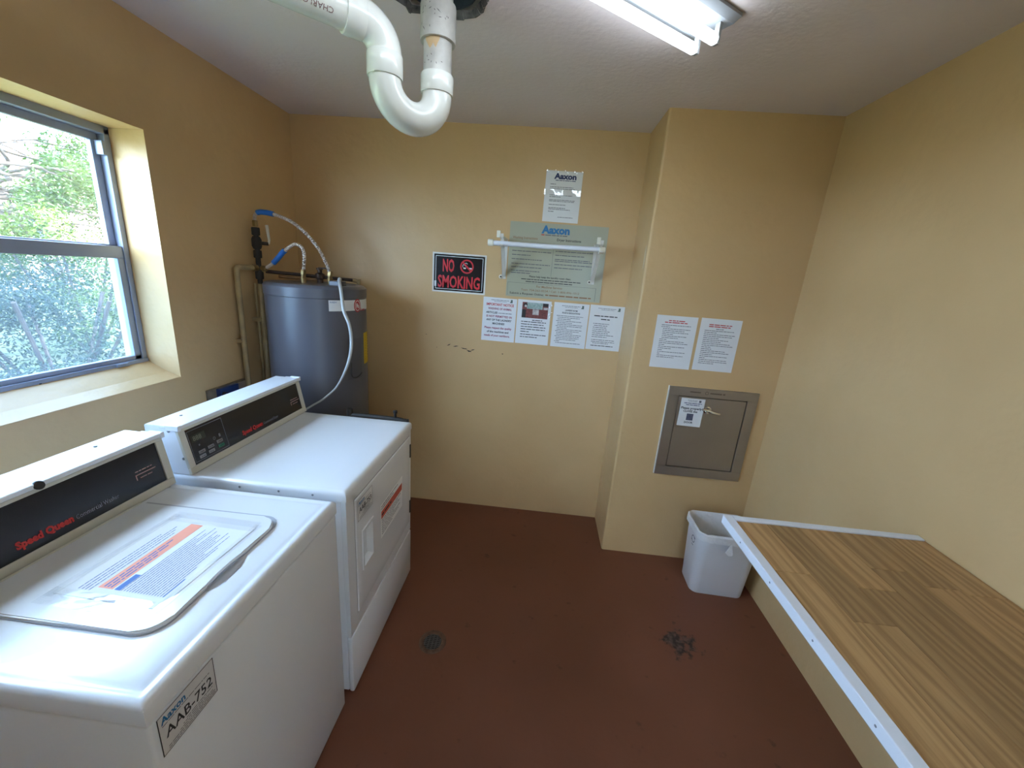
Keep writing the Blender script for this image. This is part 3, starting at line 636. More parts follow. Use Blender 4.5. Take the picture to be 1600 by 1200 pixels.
def card_mark(root, P, wd, L, a, b):
    bm = NB(); F = P.sub(a, b)
    words(bm, F, .002, .060, .026, .004, .0022, random.Random(4)); quad(bm, F, 0, .016, .064, .019, .0022); quad(bm, F, 0, .002, .003, .019, .0022); words(bm, F, .012, .05, .004, .004, .0022, random.Random(6))
    obj('card_logo', bm, mat('card_print', (190, 150, 140), .5), root)

# --- washer
wy0, wy1, wx0, wx1 = -2.121, -1.470, .275, .983; ZW = .900
washer = thing('washing_machine', 'white top-loading commercial washer nearest the camera with notice taped on its lid', 'washing machine', ((wx0+wx1)/2, (wy0+wy1)/2, 0))
bm = NB(); box(bm, wx0+.004, wx1-.0005, wy0+.002, wy1-.002, .018, .848, .007, 3); obj('cabinet', bm, M_white, washer, True)
for x in (wx0+.06, wx1-.06):
    for y in (wy0+.06, wy1-.06):
        bm = NB(); lathe(bm, [(0, 0), (.02, 0), (.02, .012), (.008, .014), (.008, .03), (0, .03)], 12, (x, y)); obj('foot', bm, M_darkseam, washer)
def washer_deck(a, b):
    z = ZW+round_edge(a, b, wx0, wx1, wy0, wy1, .013)
    q = ((a-.884)/.024)**2+((b+1.814)/.060)**2
    if q < 1: z -= .017*(1-q)**.6
    d = min(a-wx0, wx1-a, b-wy0, wy1-b)        # pressed line just inside the rim
    if .016 < d < .034: z -= .0022*math.sin((d-.016)/.018*PI)
    return z
def axis(a0, a1, n): 
    s = edges(a0, a1, n)
    s += [a0+.0185, a0+.022, a0+.027, a0+.032, a1-.0185, a1-.022, a1-.027, a1-.032]; return sorted(set(round(v, 5) for v in s))
ax_ = sorted(set(axis(wx0, wx1, 26)+[.852+.004*i for i in range(18)])); ay_ = sorted(set(axis(wy0, wy1, 26)+[-1.886+.0075*i for i in range(21)]))
bm = NB(); heightfield(bm, FT_, ax_, ay_, washer_deck, skirt=.853); obj('top_deck', bm, M_white, washer, True)
# lid with rounded front corners and finger notch
lx0, lx1, ly0, ly1 = .452, .884, -2.003, -1.604
out = [(lx0, ly0)]
for i in range(9): t = -PI/2+PI/2*i/8; out.append((lx1-.05+.05*math.cos(t), ly0+.05+.05*math.sin(t)))
for i in range(13):
    t = i/12; y = -1.878+(.128)*t; out.append((lx1-.007*math.sin(PI*t)**.7 if 0 < i < 12 else lx1, y))
for i in range(9): t = PI/2*i/8; out.append((lx1-.05+.05*math.cos(t), ly1-.05+.05*math.sin(t)))
out.append((lx0, ly1))
bm = NB(); prism(bm, Fr((0, 0, 0), (1, 0, 0), (0, 1, 0)), out, ZW+.001, ZW+.011)
gap_bm = NB(); cxm, cym = (lx0+lx1)/2, (ly0+ly1)/2
prism(gap_bm, Fr((0, 0, 0), (1, 0, 0), (0, 1, 0)), [(cxm+(x-cxm)*1.008, cym+(y-cym)*(1.010 if y < cym else 1.074)) for x, y in out], ZW-.001, ZW+.0025)  # grey strip paints the gap line round the lid, wider on the far side
top = max(bm.faces, key=lambda f: f.calc_center_median().z if abs(f.normal.z) > -1 and len(f.verts) > 8 else -9)
bmesh.ops.bevel(bm, geom=list(top.edges), offset=.003, segments=2, affect='EDGES'); lid = obj('lid', bm, M_white, washer, True); obj('painted_gap_line', gap_bm, mat('lid_gap_shade', (164, 166, 174), .6), lid)
bm = NB(); tube(bm, [(lx0-.002, ly0+.004, ZW+.007), (lx0-.002, ly1-.004, ZW+.007)], .0055, 8); obj('hinge', bm, M_cream, lid)
P, L, wd = console(washer, wy0+.002, wy1-.004, ZW+.001, 1.078, .285, .405, .432)
bm = NB(); text_fit(bm, P, 'Speed Queen', .243, .361, .047, .025, .0025, .055); obj('brand_lettering', bm, mat('brand_red', (206, 52, 50), .45), washer)
bm = NB(); text_fit(bm, P, 'Commercial Washer', .367, .476, .047, .018, .0025, .0); obj('model_lettering', bm, mat('silver_print', (150, 150, 160), .5), washer)
card_mark(washer, P, wd, L, .535, .066)
bm = NB(); lathe_dir(bm, [(0, 0), (.011, 0), (.012, .002), (.010, .006), (0, .006)], (.412, -1.800, 1.073), (.8, 0, .6), 16); obj('key_lock', bm, M_blackpipe, washer, True)
for y in (-1.60, -1.95):
    bm = NB(); lathe(bm, [(.005, 1.079), (.004, 1.081), (0, 1.081)], 10, (.33, y)); obj('screw', bm, M_grey, washer)
# asset sticker on the front
def asset_sticker(root, F, W_, H_, num):
    s = Sheet(F, root, 5)
    bm = s.ink('sticker', mat('sticker_film', (214, 212, 212), .35)); quad(bm, F, 0, 0, W_, H_, .0006)
    k = s.ink('sticker_border', M_ink); t = W_*.012
    for q in ((0, 0, W_, t), (0, H_-t, W_, H_), (0, 0, t*1.3, H_), (W_-t, 0, W_, H_)): quad(k, F, *q, .001)
    b = s.ink('company_lettering', M_tealink); text_fit(b, F, 'Aaxon', W_*.05, W_*.46, H_*.76, H_*.24, .001, .03)
    n = s.ink('number_lettering', M_ink); text_fit(n, F, num, W_*.09, W_*.93, H_*.35, H_*.36, .001, .012)
    # slab serifs on the number
    words(s.ink('small_print', M_greyink), F, W_*.06, W_*.9, H_*.70, H_*.028, .001, s.r)
    for i, (f0, f1) in enumerate(((.42, .92), (.36, .80), (.30, .92), (.10, .98), (.10, .98))): words(s.ink('small_print', M_greyink), F, W_*f0 if i < 3 else W_*.1, W_*f1, H_*(.27-.055*i), H_*.026, .001, s.r)
    s.done()
asset_sticker(washer, Fr((wx1-.0003, -2.106, .755), (0, 1, 0), (0, 0, 1)), .124, .090, 'AAB-752')
# notice under clear tape on the lid
F = Fr((.842, -1.948, ZW+.0112), (0, 1, .0), (-1, 0, 0)).sub(0, 0, math.radians(-1.5))
nt_ = sheet('lid_notice', F, .288, .250, 'printed notice with orange banner taped flat on the washer lid', 'notice', .0010)
s = Sheet(F, nt_, 9)
quad(s.ink('orange_banner', mat('pale_orange', (238, 152, 124), .5)), F, .030, .142, .268, .178, .0013)
M_paleblue = mat('pale_blue_ink', (96, 110, 160), .6); M_midblue = mat('mid_blue_ink', (70, 112, 178), .6)
for k, (b, f) in enumerate(((.212, .8), (.203, .95), (.195, .9), (.186, .85))): words(s.ink('blue_print', M_paleblue), F, .020, .262, b, .003, .0014, s.r, fill=f)
for b, a1 in ((.164, .2), (.156, .18), (.148, .15)): words(s.ink('banner_print', M_paleblue), F, .034, a1, b, .005, .0016, s.r)
quad(s.ink('banner_block', M_midblue), F, .030, .124, .078, .138, .0013)
for k in range(15): words(s.ink('fine_print', M_paleblue), F, .030, .264, .120-k*.0068, .0026, .0015, s.r, fill=(.95, .8, .9, 1, .7, .95, .85, .9, .9, .8, .95, .6, .9, .7, .4)[k])
quad(s.ink('link_line', M_midblue), F, .03, .018, .085, .021, .0013); s.done()
for a0, b0, a1, b1 in ((-.030, .02, .016, .262), (.270, .0, .312, .258), (-.02, -.012, .30, .010), (-.01, .240, .30, .262)):
    bm = NB(); heightfield(bm, F, [a0+(a1-a0)*i/14 for i in range(15)], [b0+(b1-b0)*i/14 for i in range(15)], lambda a, b: .0019+.0005*math.sin(a*310)*math.cos(b*270+a*90)); tp = obj('clear_tape', bm, None or MATS['clear_tape'], nt_, True)
# --- dryer
dy0, dy1, dx0, dx1 = -1.430, -.742, .275, .997; ZD = .905
dryer = thing('clothes_dryer', 'white front-loading commercial dryer beside the water heater, behind the washer', 'dryer', ((dx0+dx1)/2, (dy0+dy1)/2, 0))
bm = NB(); box(bm, dx0+.004, dx1-.020, dy0+.003, dy1-.003, .02, .872, .006, 2); obj('cabinet', bm, M_white, dryer, True)
for x in (dx0+.06, dx1-.07):
    for y in (dy0+.06, dy1-.06):
        bm = NB(); lathe(bm, [(0, 0), (.02, 0), (.02, .012), (.008, .014), (.008, .03), (0, .03)], 12, (x, y)); obj('foot', bm, M_darkseam, dryer)
bm = NB(); heightfield(bm, FT_, edges(dx0, dx1, 12, .016), edges(dy0, dy1, 12, .016), lambda a, b: ZD+round_edge(a, b, dx0, dx1, dy0, dy1, .016), skirt=.868); obj('top_deck', bm, M_white, dryer, True)
FD = Fr((dx1-.020, dy0, 0), (0, 1, 0), (0, 0, 1)); DW = dy1-dy0
for q in ((.003, .288, .068, .868), (DW-.041, .288, DW-.003, .868), (.060, .288, DW-.033, .358), (.060, .832, DW-.033, .868)):
    bm = NB(); plate(bm, FD, *q, 0, .0165); obj('front_panel', bm, M_white, dryer)
bm = NB(); plate(bm, FD, .001, .018, DW-.001, .282, 0, .020, .007); obj('lower_panel', bm, M_white, dryer, True)
da0, da1, db0, db1 = .062, DW-.035, .352, .838
def door_h(a, b):
    z = .0225+round_edge(a, b, da0, da1, db0, db1, .004)
    ha, hb = a-(.108+.044), b-.597
    if abs(ha) < .040 and abs(hb) < .076:        # finger pocket
        e = min(.040-abs(ha), (.076-abs(hb))*1.0); z -= min(.020, e*2.2)
    elif abs(ha) < .050 and abs(hb) < .088: z += .0045
    return z
hs = [.108+.044+v for v in (-.0502, -.0498, -.0402, -.0398, -.036, -.032, -.02, 0, .02, .032, .036, .0398, .0402, .0498, .0502)]; vs_ = [.597+v for v in (-.0882, -.0878, -.0762, -.0758, -.072, -.068, -.04, 0, .04, .068, .072, .0758, .0762, .0878, .0882)]
bm = NB(); heightfield(bm, FD, sorted(edges(da0, da1, 10, .004)+hs), sorted(edges(db0, db1, 10, .004)+vs_), door_h, skirt=.001); door = obj('door', bm, M_white, dryer, True)
bm = NB()
for q in ((da0-.004, db0-.004, da0-.0005, db1+.003), (da0-.004, db1+.0005, da1+.003, db1+.004), (da1+.0005, db0-.003, da1+.003, db1+.003)): quad(bm, FD, *q, .0170)
obj('door_seam', bm, M_grey, dryer)
for z0 in (.715, .395):
    bm = NB(); plate(bm, FD, DW-.022, z0, DW-.010, z0+.072, .012, .021, .002); obj('hinge', bm, M_darkseam, dryer)
asset_sticker(door, Fr((FD.p(0, 0, .0226).x, -1.357, .742), (0, 1, 0), (0, 0, 1)), .126, .083, 'AAB-753')
F = Fr((FD.p(0, 0, .0227).x, -1.152, .520), (0, 1, 0), (0, 0, 1))
s = Sheet(F, door, 3); quad(s.ink('warning_sticker', M_paper), F, 0, 0, .262, .162, .0004); quad(s.ink('orange_banner', mat('red_banner', (196, 84, 66), .5)), F, .006, .092, .256, .128, .0008)
words(s.ink('sticker_print', M_greyink), F, .006, .20, .148, .006, .0008, s.r); words(s.ink('sticker_print', M_greyink), F, .006, .15, .137, .005, .0008, s.r); words(s.ink('sticker_title', M_ink), F, .012, .12, .104, .012, .001, s.r)
for k in range(7): words(s.ink('sticker_print', M_greyink), F, .010, .250, .080-k*.011, .005, .0008, s.r, fill=(.95, .8, .9, .6, .9, .85, .5)[k])
s.done()
P, L, wd = console(dryer, dy0+.002, dy1-.002, ZD+.001, 1.080, .300, .415, .447)
bm = NB(); text_fit(bm, P, 'Speed Queen', .258, .377, .043, .024, .0025, .055); obj('brand_lettering', bm, MATS['brand_red'], dryer)
bm = NB(); text_fit(bm, P, 'Commercial Dryer', .383, .479, .043, .016, .0025, .0); obj('model_lettering', bm, MATS['silver_print'], dryer)
card_mark(dryer, P, wd, L, .585, .060)
bm = NB()
for q in ((.030, L-.020, .180, L-.018), (.180, .034, .182, L-.018), (.030, .032, .182, .034), (.030, .032, .032, L-.018)): quad(bm, P, *q, .0022)
obj('control_outline', bm, M_grey, dryer)
bm = NB(); plate(bm, P, .040, L-.062, .098, L-.036, .001, .0022); obj('display', bm, mat('display_window', (52, 56, 48), .25), dryer)
bm = NB(); text(bm, P, '888', .046, L-.058, .024, .0026, bold=.01); obj('display_digits', bm, mat('dull_digits', (104, 106, 84), .5), dryer)
bm = NB(); ring2d(bm, P, .128, .085, .004, .006, .0024, 12); quad(bm, P, .150, .082, .158, .094, .0024); quad(bm, P, .06, .084, .066, .09, .0024); obj('indicator', bm, M_grey, dryer)['kind'] = 'stuff'
for i, (a, b) in enumerate(((.052, .056), (.092, .058), (.134, .062), (.050, .039), (.090, .041), (.136, .043))):
    bm = NB(); plate(bm, P, a, b, a+.026, b+.011, .001, .0042, .001); bo = obj('button', bm, mat('green_button', (40, 120, 96), .4) if i == 5 else mat('grey_button', (150, 150, 152), .4), dryer)
    bm = NB(); words(bm, P, a+.004, a+.022, b+.004, .003, .0045, random.Random(i)); obj('button_print', bm, M_ink, bo)
for x, z in ((.385, 1.062), (.425, .965)):
    bm = NB(); lathe_dir(bm, [(0, 0), (.005, 0), (.005, .002), (0, .003)], (x, dy0+.006, z), (0, -1, 0), 10); obj('screw', bm, M_grey, dryer)
for x in (.62, .76, .88):
    bm = NB(); lathe_dir(bm, [(0, 0), (.004, 0), (.004, .0012), (0, .0016)], (x, dy0, .884), (0, -1, 0), 8); obj('screw', bm, M_grey, dryer)
bm = NB(); lathe(bm, [(.005, 1.081), (.004, 1.083), (0, 1.083)], 10, (.345, -1.33)); obj('screw', bm, M_grey, dryer)
# dark pipe with a tap just past the dryer
root = thing('tap_pipe', 'black pipe with a small tap showing past the dryer top far edge', 'pipe', (.96, -.70, 0))
bm = NB(); tube(bm, smooth_path([(.955, -.695, .005), (.955, -.695, .5), (.955, -.695, .86), (.945, -.695, .878), (.915, -.695, .888), (.80, -.695, .891), (.70, -.695, .891), (.66, -.692, .882), (.65, -.69, .85), (.65, -.69, .005)], 6), .0135, 12); obj('pipe_run', bm, M_blackpipe, root, True)
bm = NB(); lathe(bm, [(0, .900), (.007, .900), (.007, .922), (.011, .924), (.011, .937), (0, .939)], 10, (.895, -.695)); obj('tap', bm, M_blackpipe, root)

# ------------------------------------------------------------------ notices on the back wall
def paper(name, a, b, W_, H_, label, cat='notice', rot=0.0, c=0.0, Fb=FB, m=None, thick=.0012, group=None):
    F = Fb.sub(a, b, rot, c); o = sheet(name, F, W_, H_, label, cat, thick, m, group); return F, o, Sheet(F, o, int(a*1000))
Z1 = .0016
# letterhead notice at the top
F, o, s = paper('notice', 1.549, 1.977, .214, .279, 'white letterhead notice with shiny tape, highest on the back wall', rot=math.radians(-.4))
text_fit(s.ink('company_lettering', M_darkblue), F, 'Aaxon', .048, .178, .237, .042, Z1, .05); words(s.ink('tagline', M_darkblue), F, .058, .178, .226, .005, Z1, s.r)
for b, f0, f1, ink in ((.205, .03, .062, M_greyink), (.190, .03, .165, M_greyink), (.181, .03, .18, M_greyink), (.146, .03, .165, M_greyink), (.137, .03, .10, M_greyink), (.120, .03, .182, M_greyink), (.113, .03, .182, M_greyink), (.094, .03, .13, M_greyink), (.076, .03, .13, M_ink), (.068, .03, .16, M_greyink), (.056, .03, .065, M_ink), (.026, .09, .18, M_greyink)):
    words(s.ink('text_lines', ink), F, f0, f1, b, .0042, Z1, s.r)
s.done()
bm = NB(); heightfield(bm, F, [-.006+.229*i/24 for i in range(25)], [.148+.032*i/6 for i in range(7)], lambda a, b: .0022+.0012*math.sin(a*55+b*30)+.0006*math.sin(a*190)); obj('clear_tape', bm, M_tape, o, True)
bm = NB(); heightfield(bm, F, [-.002+.222*i/16 for i in range(17)], [.268+.016*i/4 for i in range(5)], lambda a, b: .002+.0008*math.sin(a*120+b*200)); obj('clear_tape', bm, M_tape, o, True)
# instruction board
F, o, s = paper('instruction_board', 1.360, 1.522, .592, .444, 'pale green laundry instruction board with a blue heading behind the rod', 'sign', m=mat('sage_acrylic', (172, 172, 150), .28, var=.03), thick=.004)
Z2 = .0046; I = lambda n, m: s.ink(n, m)
wdx = text_fit(I('company_lettering', M_tealink), F, 'Aaxon', .192, .362, .388, .060, Z2, .05)
words(I('tagline', M_redink), F, .192, .212, .374, .007, Z2, s.r); words(I('tagline', M_greyink), F, .216, .350, .374, .007, Z2, s.r)
text_fit(I('heading', M_brownink), F, 'Washing Instructions', .020, .172, .347, .020, Z2, .01); text_fit(I('heading_bold', M_ink), F, 'Dryer Instructions', .290, .436, .347, .020, Z2, .02)
for k, (b, f) in enumerate(((.300, .5), (.273, 1.0), (.250, .48), (.225, .78), (.198, 1.0), (.178, .80), (.156, .74), (.143, .50))): words(I('text_lines', M_greyink), F, .022, .262, b, .006, Z2, s.r, fill=f)
for k, (b, f) in enumerate(((.285, .95), (.262, .7), (.238, .85), (.228, 1.0), (.208, 1.0), (.188, .7))): words(I('text_lines', M_greyink), F, .288, .540, b, .006, Z2, s.r, fill=f)
quad(I('rule', M_greyink), F, .273, .14, .2745, .33, Z2)
text_fit(I('heading_bold', M_ink), F, 'Please help keep the laundry room clean.', .140, .400, .124, .015, Z2, .02)
words(I('text_lines', M_ink), F, .090, .465, .108, .006, Z2, s.r); words(I('text_lines', M_ink), F, .120, .415, .094, .006, Z2, s.r)
text_fit(I('heading', M_brownink), F, 'For Machine Service:', .190, .352, .064, .018, Z2, .012)
text_fit(I('heading', M_brownink), F, 'Text: 754-263-0524 / Call: 1-800-496-1012', .095, .460, .040, .017, Z2, .006)
text_fit(I('heading_bold', M_ink), F, 'Submit a Request Online:', .024, .240, .016, .017, Z2, .012); words(I('web_line', M_brownink), F, .250, .535, .017, .010, Z2, s.r)
for q in ((.008, .085, .560, .0862), (.008, .006, .0092, .086), (.558, .006, .560, .086)): quad(I('rule', M_greyink), F, *q, Z2)
s.done()
# no smoking sign
F, o, s = paper('no_smoking_sign', .884, 1.514, .342, .242, 'black no smoking sign with red lettering and white border', 'sign', m=mat('sign_white', (224, 222, 214), .35), thick=.003)
quad(s.ink('black_field', M_black), F, .010, .010, .332, .232, .0034)
k = s.ink('white_line', M_paper)
for q in ((.020, .020, .322, .023), (.020, .219, .322, .222), (.020, .020, .023, .222), (.319, .020, .322, .222)): quad(k, F, *q, .0038)
quad(k, F, .014, .034, .026, .068, .0040)
M_sred = mat('sign_red', (206, 34, 46), .4); rd = s.ink('red_lettering', M_sred)
text_fit(rd, F, 'NO', .066, .140, .130, .104, .0040, .03); text_fit(rd, F, 'SMOKING', .036, .306, .032, .104, .0040, .024)
sy = s.ink('no_smoking_symbol', M_sred); ring2d(sy, F, .220, .166, .034, .043, .0046, 32); Fq = F.sub(.220, .166, math.radians(-45)); quad(sy, Fq, -.036, -.005, .036, .005, .0046)
cg = s.ink('cigarette', M_paper); quad(cg, F, .226, .152, .252, .160, .0042); quad(cg, F, .198, .152, .214, .160, .0042); ring2d(cg, F, .214, .178, .008, .011, .0042, 14, 0.3, 5.2); ring2d(cg, F, .205, .168, .010, .013, .0042, 10, 1.8, 3.8)
s.done()
# row of four sheets
def header_logo(s, F):
    words(s.ink('letterhead', M_greyink), F, .05, .165, .262, .004, Z1, s.r); words(s.ink('letterhead', M_greyink), F, .07, .15, .254, .003, Z1, s.r)
    k = s.ink('crest', mat('grey_green_ink', (90, 104, 98), .6)); quad(k, F, .172, .252, .188, .258, Z1); quad(k, F, .176, .258, .188, .272, Z1)
F, o, s = paper('notice', 1.217, 1.227, .216, .279, 'notice in red lettering, leftmost of the four sheets in a row', rot=math.radians(-.5)); header_logo(s, F)
for t, b, a0, a1, sz, m in (('IMPORTANT NOTICE', .228, .022, .198, .022, M_redink), ('WASHING OF ANIMAL', .203, .034, .186, .018, M_magink), ('ARTICLES', .178, .022, .096, .017, M_ink), ('IS NOT PERMITTED IN', .154, .026, .190, .018, M_magink), ('ANY OF THE LAUNDRY', .131, .026, .190, .018, M_ink), ('MACHINES!', .108, .068, .146, .018, M_ink), ('Please respect the quality', .080, .018, .194, .018, M_magink), ('of the machines and', .055, .034, .176, .018, M_ink), ('needs of your neighbors.', .030, .018, .186, .018, M_magink)):
    text_fit(s.ink('lettering', m), F, t, a0, a1, b, sz, Z1, .03)
words(s.ink('lettering_small', M_greyink), F, .102, .192, .180, .005, Z1, s.r); s.done()
F, o, s = paper('notice', 1.440, 1.226, .214, .281, 'notice with a colour photograph, second of the four sheets in a row', rot=math.radians(-.3))
Zp = Z1
quad(s.ink('photograph', mat('photo_maroon', (96, 52, 50), .5, rgb2=(140, 70, 66), vscale=90)), F, .030, .168, .196, .266, Zp)
quad(s.ink('photograph_window', mat('photo_pale', (178, 192, 190), .5, rgb2=(120, 150, 140), vscale=70)), F, .060, .226, .160, .266, Zp+.0002)
quad(s.ink('photograph_dark', mat('photo_dark', (40, 38, 40), .5)), F, .162, .246, .196, .266, Zp+.0002); k = s.ink('photograph_dark', MATS['photo_dark']); quad(k, F, .030, .168, .055, .220, Zp+.0002); ring2d(k, F, .050, .248, .0005, .013, Zp+.0004, 14)
quad(s.ink('photograph_shapes', mat('photo_light', (206, 196, 190), .5, rgb2=(160, 150, 150), vscale=60)), F, .098, .190, .138, .224, Zp+.0003); k = s.ink('photograph_shapes', MATS['photo_light']); quad(k, F, .166, .226, .194, .240, Zp+.0003); ring2d(k, F, .052, .242, .0005, .008, Zp+.0005, 12)
for b, f0, f1, m in ((.152, .10, .165, M_ink), (.140, .03, .19, M_ink), (.124, .03, .176, M_ink), (.108, .03, .19, M_ink), (.092, .03, .186, M_ink), (.076, .03, .085, M_ink), (.058, .03, .196, M_ink), (.042, .03, .14, M_ink)): words(s.ink('text_lines', m), F, f0, f1, b, .0065, Z1, s.r)
s.done()
bm = NB(); heightfield(bm, F, [.200+.02*i/4 for i in range(5)], [.18+.085*i/8 for i in range(9)], lambda a, b: .002+.0006*math.sin(a*300+b*150)); obj('clear_tape', bm, M_tape, o, True)
F, o, s = paper('notice', 1.671, 1.224, .222, .283, 'sheet of laundry room rules, third of the four sheets in a row', rot=math.radians(-.3)); header_logo(s, F)
text_fit(s.ink('heading', M_ink), F, 'LAUNDRY ROOM', .074, .150, .232, .014, Z1, .03); text_fit(s.ink('heading', M_ink), F, 'RULES & REGULATIONS', .056, .168, .216, .013, Z1, .03)
for k in range(17): words(s.ink('text_lines', M_greyink), F, .022+(.008 if k % 3 else 0), .190, .198-k*.0108, .0045, Z1, s.r, fill=(1, .9, .55, .95, .6, 1, .98, .4, 1, .9, .65, 1, .95, .92, .8, .2, 1)[k])
s.done()
F, o, s = paper('notice', 1.899, 1.226, .214, .283, 'sparsely printed sheet touching the pillar, rightmost of the four in a row', rot=math.radians(-.4)); header_logo(s, F)
words(s.ink('heading', M_ink), F, .030, .175, .212, .008, Z1, s.r); words(s.ink('heading', M_ink), F, .075, .130, .192, .008, Z1, s.r)
for k, (b, f0, f1) in enumerate(((.165, .03, .13), (.153, .035, .12), (.141, .03, .115), (.129, .03, .12), (.117, .03, .14), (.105, .03, .13), (.093, .03, .165), (.081, .03, .125), (.062, .03, .18), (.050, .03, .178), (.040, .04, .14))): words(s.ink('text_lines', M_greyink), F, f0, f1, b, .005, Z1, s.r)
words(s.ink('heading', M_ink), F, .03, .172, .024, .006, Z1, s.r); s.done()
# two sheets on the pillar
FPF = Fr((0, -YP, 0), (1, 0, 0), (0, 0, 1))
F, o, s = paper('notice', 2.222, 1.215, .217, .288, 'left of two red-headed sheets side by side on the pillar', Fb=FPF)
for b, f0, f1 in ((.258, .065, .15), (.248, .045, .165)): words(s.ink('heading', M_redink), F, f0, f1, b, .0065, Z1, s.r)
for k, (f0, f) in enumerate(((.03, 1), (.03, .3), (.04, 1), (.04, .8), (.04, .95), (.04, .4), (.04, .9), (.04, .6), (.03, .25), (.03, .85), (.03, 1), (.03, .2), (.03, .9), (.03, .45), (.03, .15), (.03, .95), (.03, .1), (.03, .9), (.03, .6))): words(s.ink('text_lines', M_greyink), F, f0, .186, .234-k*.0098, .004, Z1, s.r, fill=f)
s.done()
F, o, s = paper('notice', 2.455, 1.219, .214, .286, 'right of two red-headed sheets side by side on the pillar', Fb=FPF, rot=math.radians(-.3))
for b, f0, f1 in ((.250, .045, .165), (.240, .045, .165)): words(s.ink('heading', M_redink), F, f0, f1, b, .0065, Z1, s.r)
words(s.ink('heading_dark', M_ink), F, .085, .125, .229, .004, Z1, s.r)
for k, f in enumerate((.98, .4, 1, .95, .5, .85, .6, .9, 1, .3, .35, .8, .95, .4, .9, .2, .9, .95, .5)): words(s.ink('text_lines', M_greyink), F, .026, .190, .219-k*.0100, .004, Z1, s.r, fill=f)
s.done()

# ------------------------------------------------------------------ hanging rod
root = thing('clothes_rod', 'white hanging rod on two wall brackets in front of the instruction board', 'clothes rod', (1.59, -.20, 1.63))
RYY, RZ = -.235, 1.817
bm = NB(); tube(bm, [(1.285, RYY, RZ), (1.40, RYY, RZ), (1.6, RYY, RZ), (1.89, RYY, RZ+.004)], .0135, 18); obj('rod', bm, mat('rod_white', (222, 226, 234), .35), root, True)
M_plas = mat('ivory_plastic', (224, 220, 204), .4)
for x, d in ((1.262, 1), (1.914, -1)):
    bm = NB(); lathe_dir(bm, [(0, 0), (.016, 0), (.018, .003), (.018, .030), (.016, .032), (0, .032)], (x, RYY, RZ+.001), (d, 0, 0), 18); obj('end_cap', bm, M_plas, root, True)
for x, zb in ((1.322, 1.628), (1.872, 1.634)):
    Fx = Fr((x+.009, 0, 0), (0, -1, 0), (0, 0, 1))
    wz = .0055 if x > 1.8 else .0012
    bm = NB(); plate(bm, Fx, wz, zb-.004, wz+.003, 1.862, -.022, .004, .0005)         # wall leg
    prism(bm, Fx, [(wz, 1.842), (.25, 1.842), (.256, 1.850), (.256, 1.868), (.248, 1.868), (.246, 1.856), (wz, 1.862)], -.018, 0)       # arm with an upturned tip
    prism(bm, Fx, [(wz, zb+.012), (wz+.008, zb+.010), (.215, 1.838), (.215, 1.846), (.205, 1.846), (wz, zb+.032)], -.019, .001)         # brace web
    prism(bm, Fx, [(.214, 1.845), (.214, 1.802), (.235, 1.797), (.256, 1.806), (.256, 1.812), (.236, 1.803), (.220, 1.808), (.220, 1.845)], -.018, 0)   # hook that carries the rod
    br_ = obj('bracket', bm, mat('bracket_white', (220, 218, 212), .4), root)
    bm = NB(); lathe_dir(bm, [(0, 0), (.012, 0), (.013, .003), (.009, .006), (0, .006)], (x, -wz-.003, zb+.008), (0, -1, 0), 14); obj('washer_disc', bm, M_plas, br_)
    bm = NB(); lathe_dir(bm, [(0, 0), (.0050, 0), (.0050, .002), (0, .003)], (x, -wz-.009, zb+.008), (0, -1, 0), 10); obj('screw', bm, M_darkseam, br_)
    bm = NB(); box(bm, x-.010, x+.010, -.262, -.246, 1.846, 1.882, .002); obj('arm_tip', bm, M_plas, br_)

# ------------------------------------------------------------------ steel access panel
root = thing('access_hatch', 'stainless steel framed hatch with a latch, set in the pillar', 'access panel', (2.598, -YP-.01, .572))
ax0, ax1, az0, az1 = 2.353, 2.844, .572, 1.116; dx_0, dx_1, dz_0, dz_1 = 2.414, 2.784, .632, 1.062
FH = Fr((0, -YP, 0), (1, 0, 0), (0, 0, 1))
for nm, q in (('frame_rail', (ax0, dz_1+.004, ax1, az1)), ('frame_rail', (ax0, az0, ax1, dz_0-.004)), ('frame_stile', (ax0, dz_0-.004, dx_0-.003, dz_1+.004)), ('frame_stile', (dx_1+.005, dz_0-.004, ax1, dz_1+.004))):
    bm = NB(); plate(bm, FH, q[0], q[1], q[2], q[3], .0005, .011, .0015); obj(nm, bm, M_steel, root)
bm = NB(); plate(bm, FH, ax0-.005, az0, ax0, az1+.002, .0002, .006); obj('caulk_line', bm, M_chip, root)
bm = NB(); plate(bm, FH, dx_0-.004, dz_0-.005, dx_1+.006, dz_1+.005, .0003, .002); obj('reveal', bm, M_darkseam, root)
bm = NB(); plate(bm, FH, dx_0, dz_0, dx_1, dz_1, .0012, .009, .0015); hd = obj('hatch_door', bm, M_steel, root)
bm = NB(); lathe_dir(bm, [(0, 0), (.022, 0), (.022, .006), (.016, .010), (.013, .022), (.0, .024)], (2.580, -YP-.009, .994), (0, -1, 0), 18); tube(bm, [(2.58, -YP-.03, .994), (2.60, -YP-.034, .990), (2.645, -YP-.030, .982)], lambda i: (.009, .009, .006)[i], 10); tube(bm, [(2.58, -YP-.03, .994), (2.562, -YP-.034, 1.003), (2.545, -YP-.032, 1.000)], .007, 10); obj('latch_handle', bm, M_chrome, hd, True)
bm = NB(); sr = random.Random(2)
words(bm, FH, 2.468, 2.535, 1.088, .010, .0114, sr); ring2d(bm, FH, 2.56, 1.092, .007, .010, .0114, 14); words(bm, FH, 2.578, 2.66, 1.087, .011, .0114, sr)
obj('stamped_mark', bm, mat('stamped_steel', (120, 112, 106), .5, metal=.7), root)
F, o, s = paper('notice', 2.428, .889, .131, .166, 'small white sign asking to close the door, taped on the steel hatch', Fb=FPF, c=.0095, rot=math.radians(-.6))
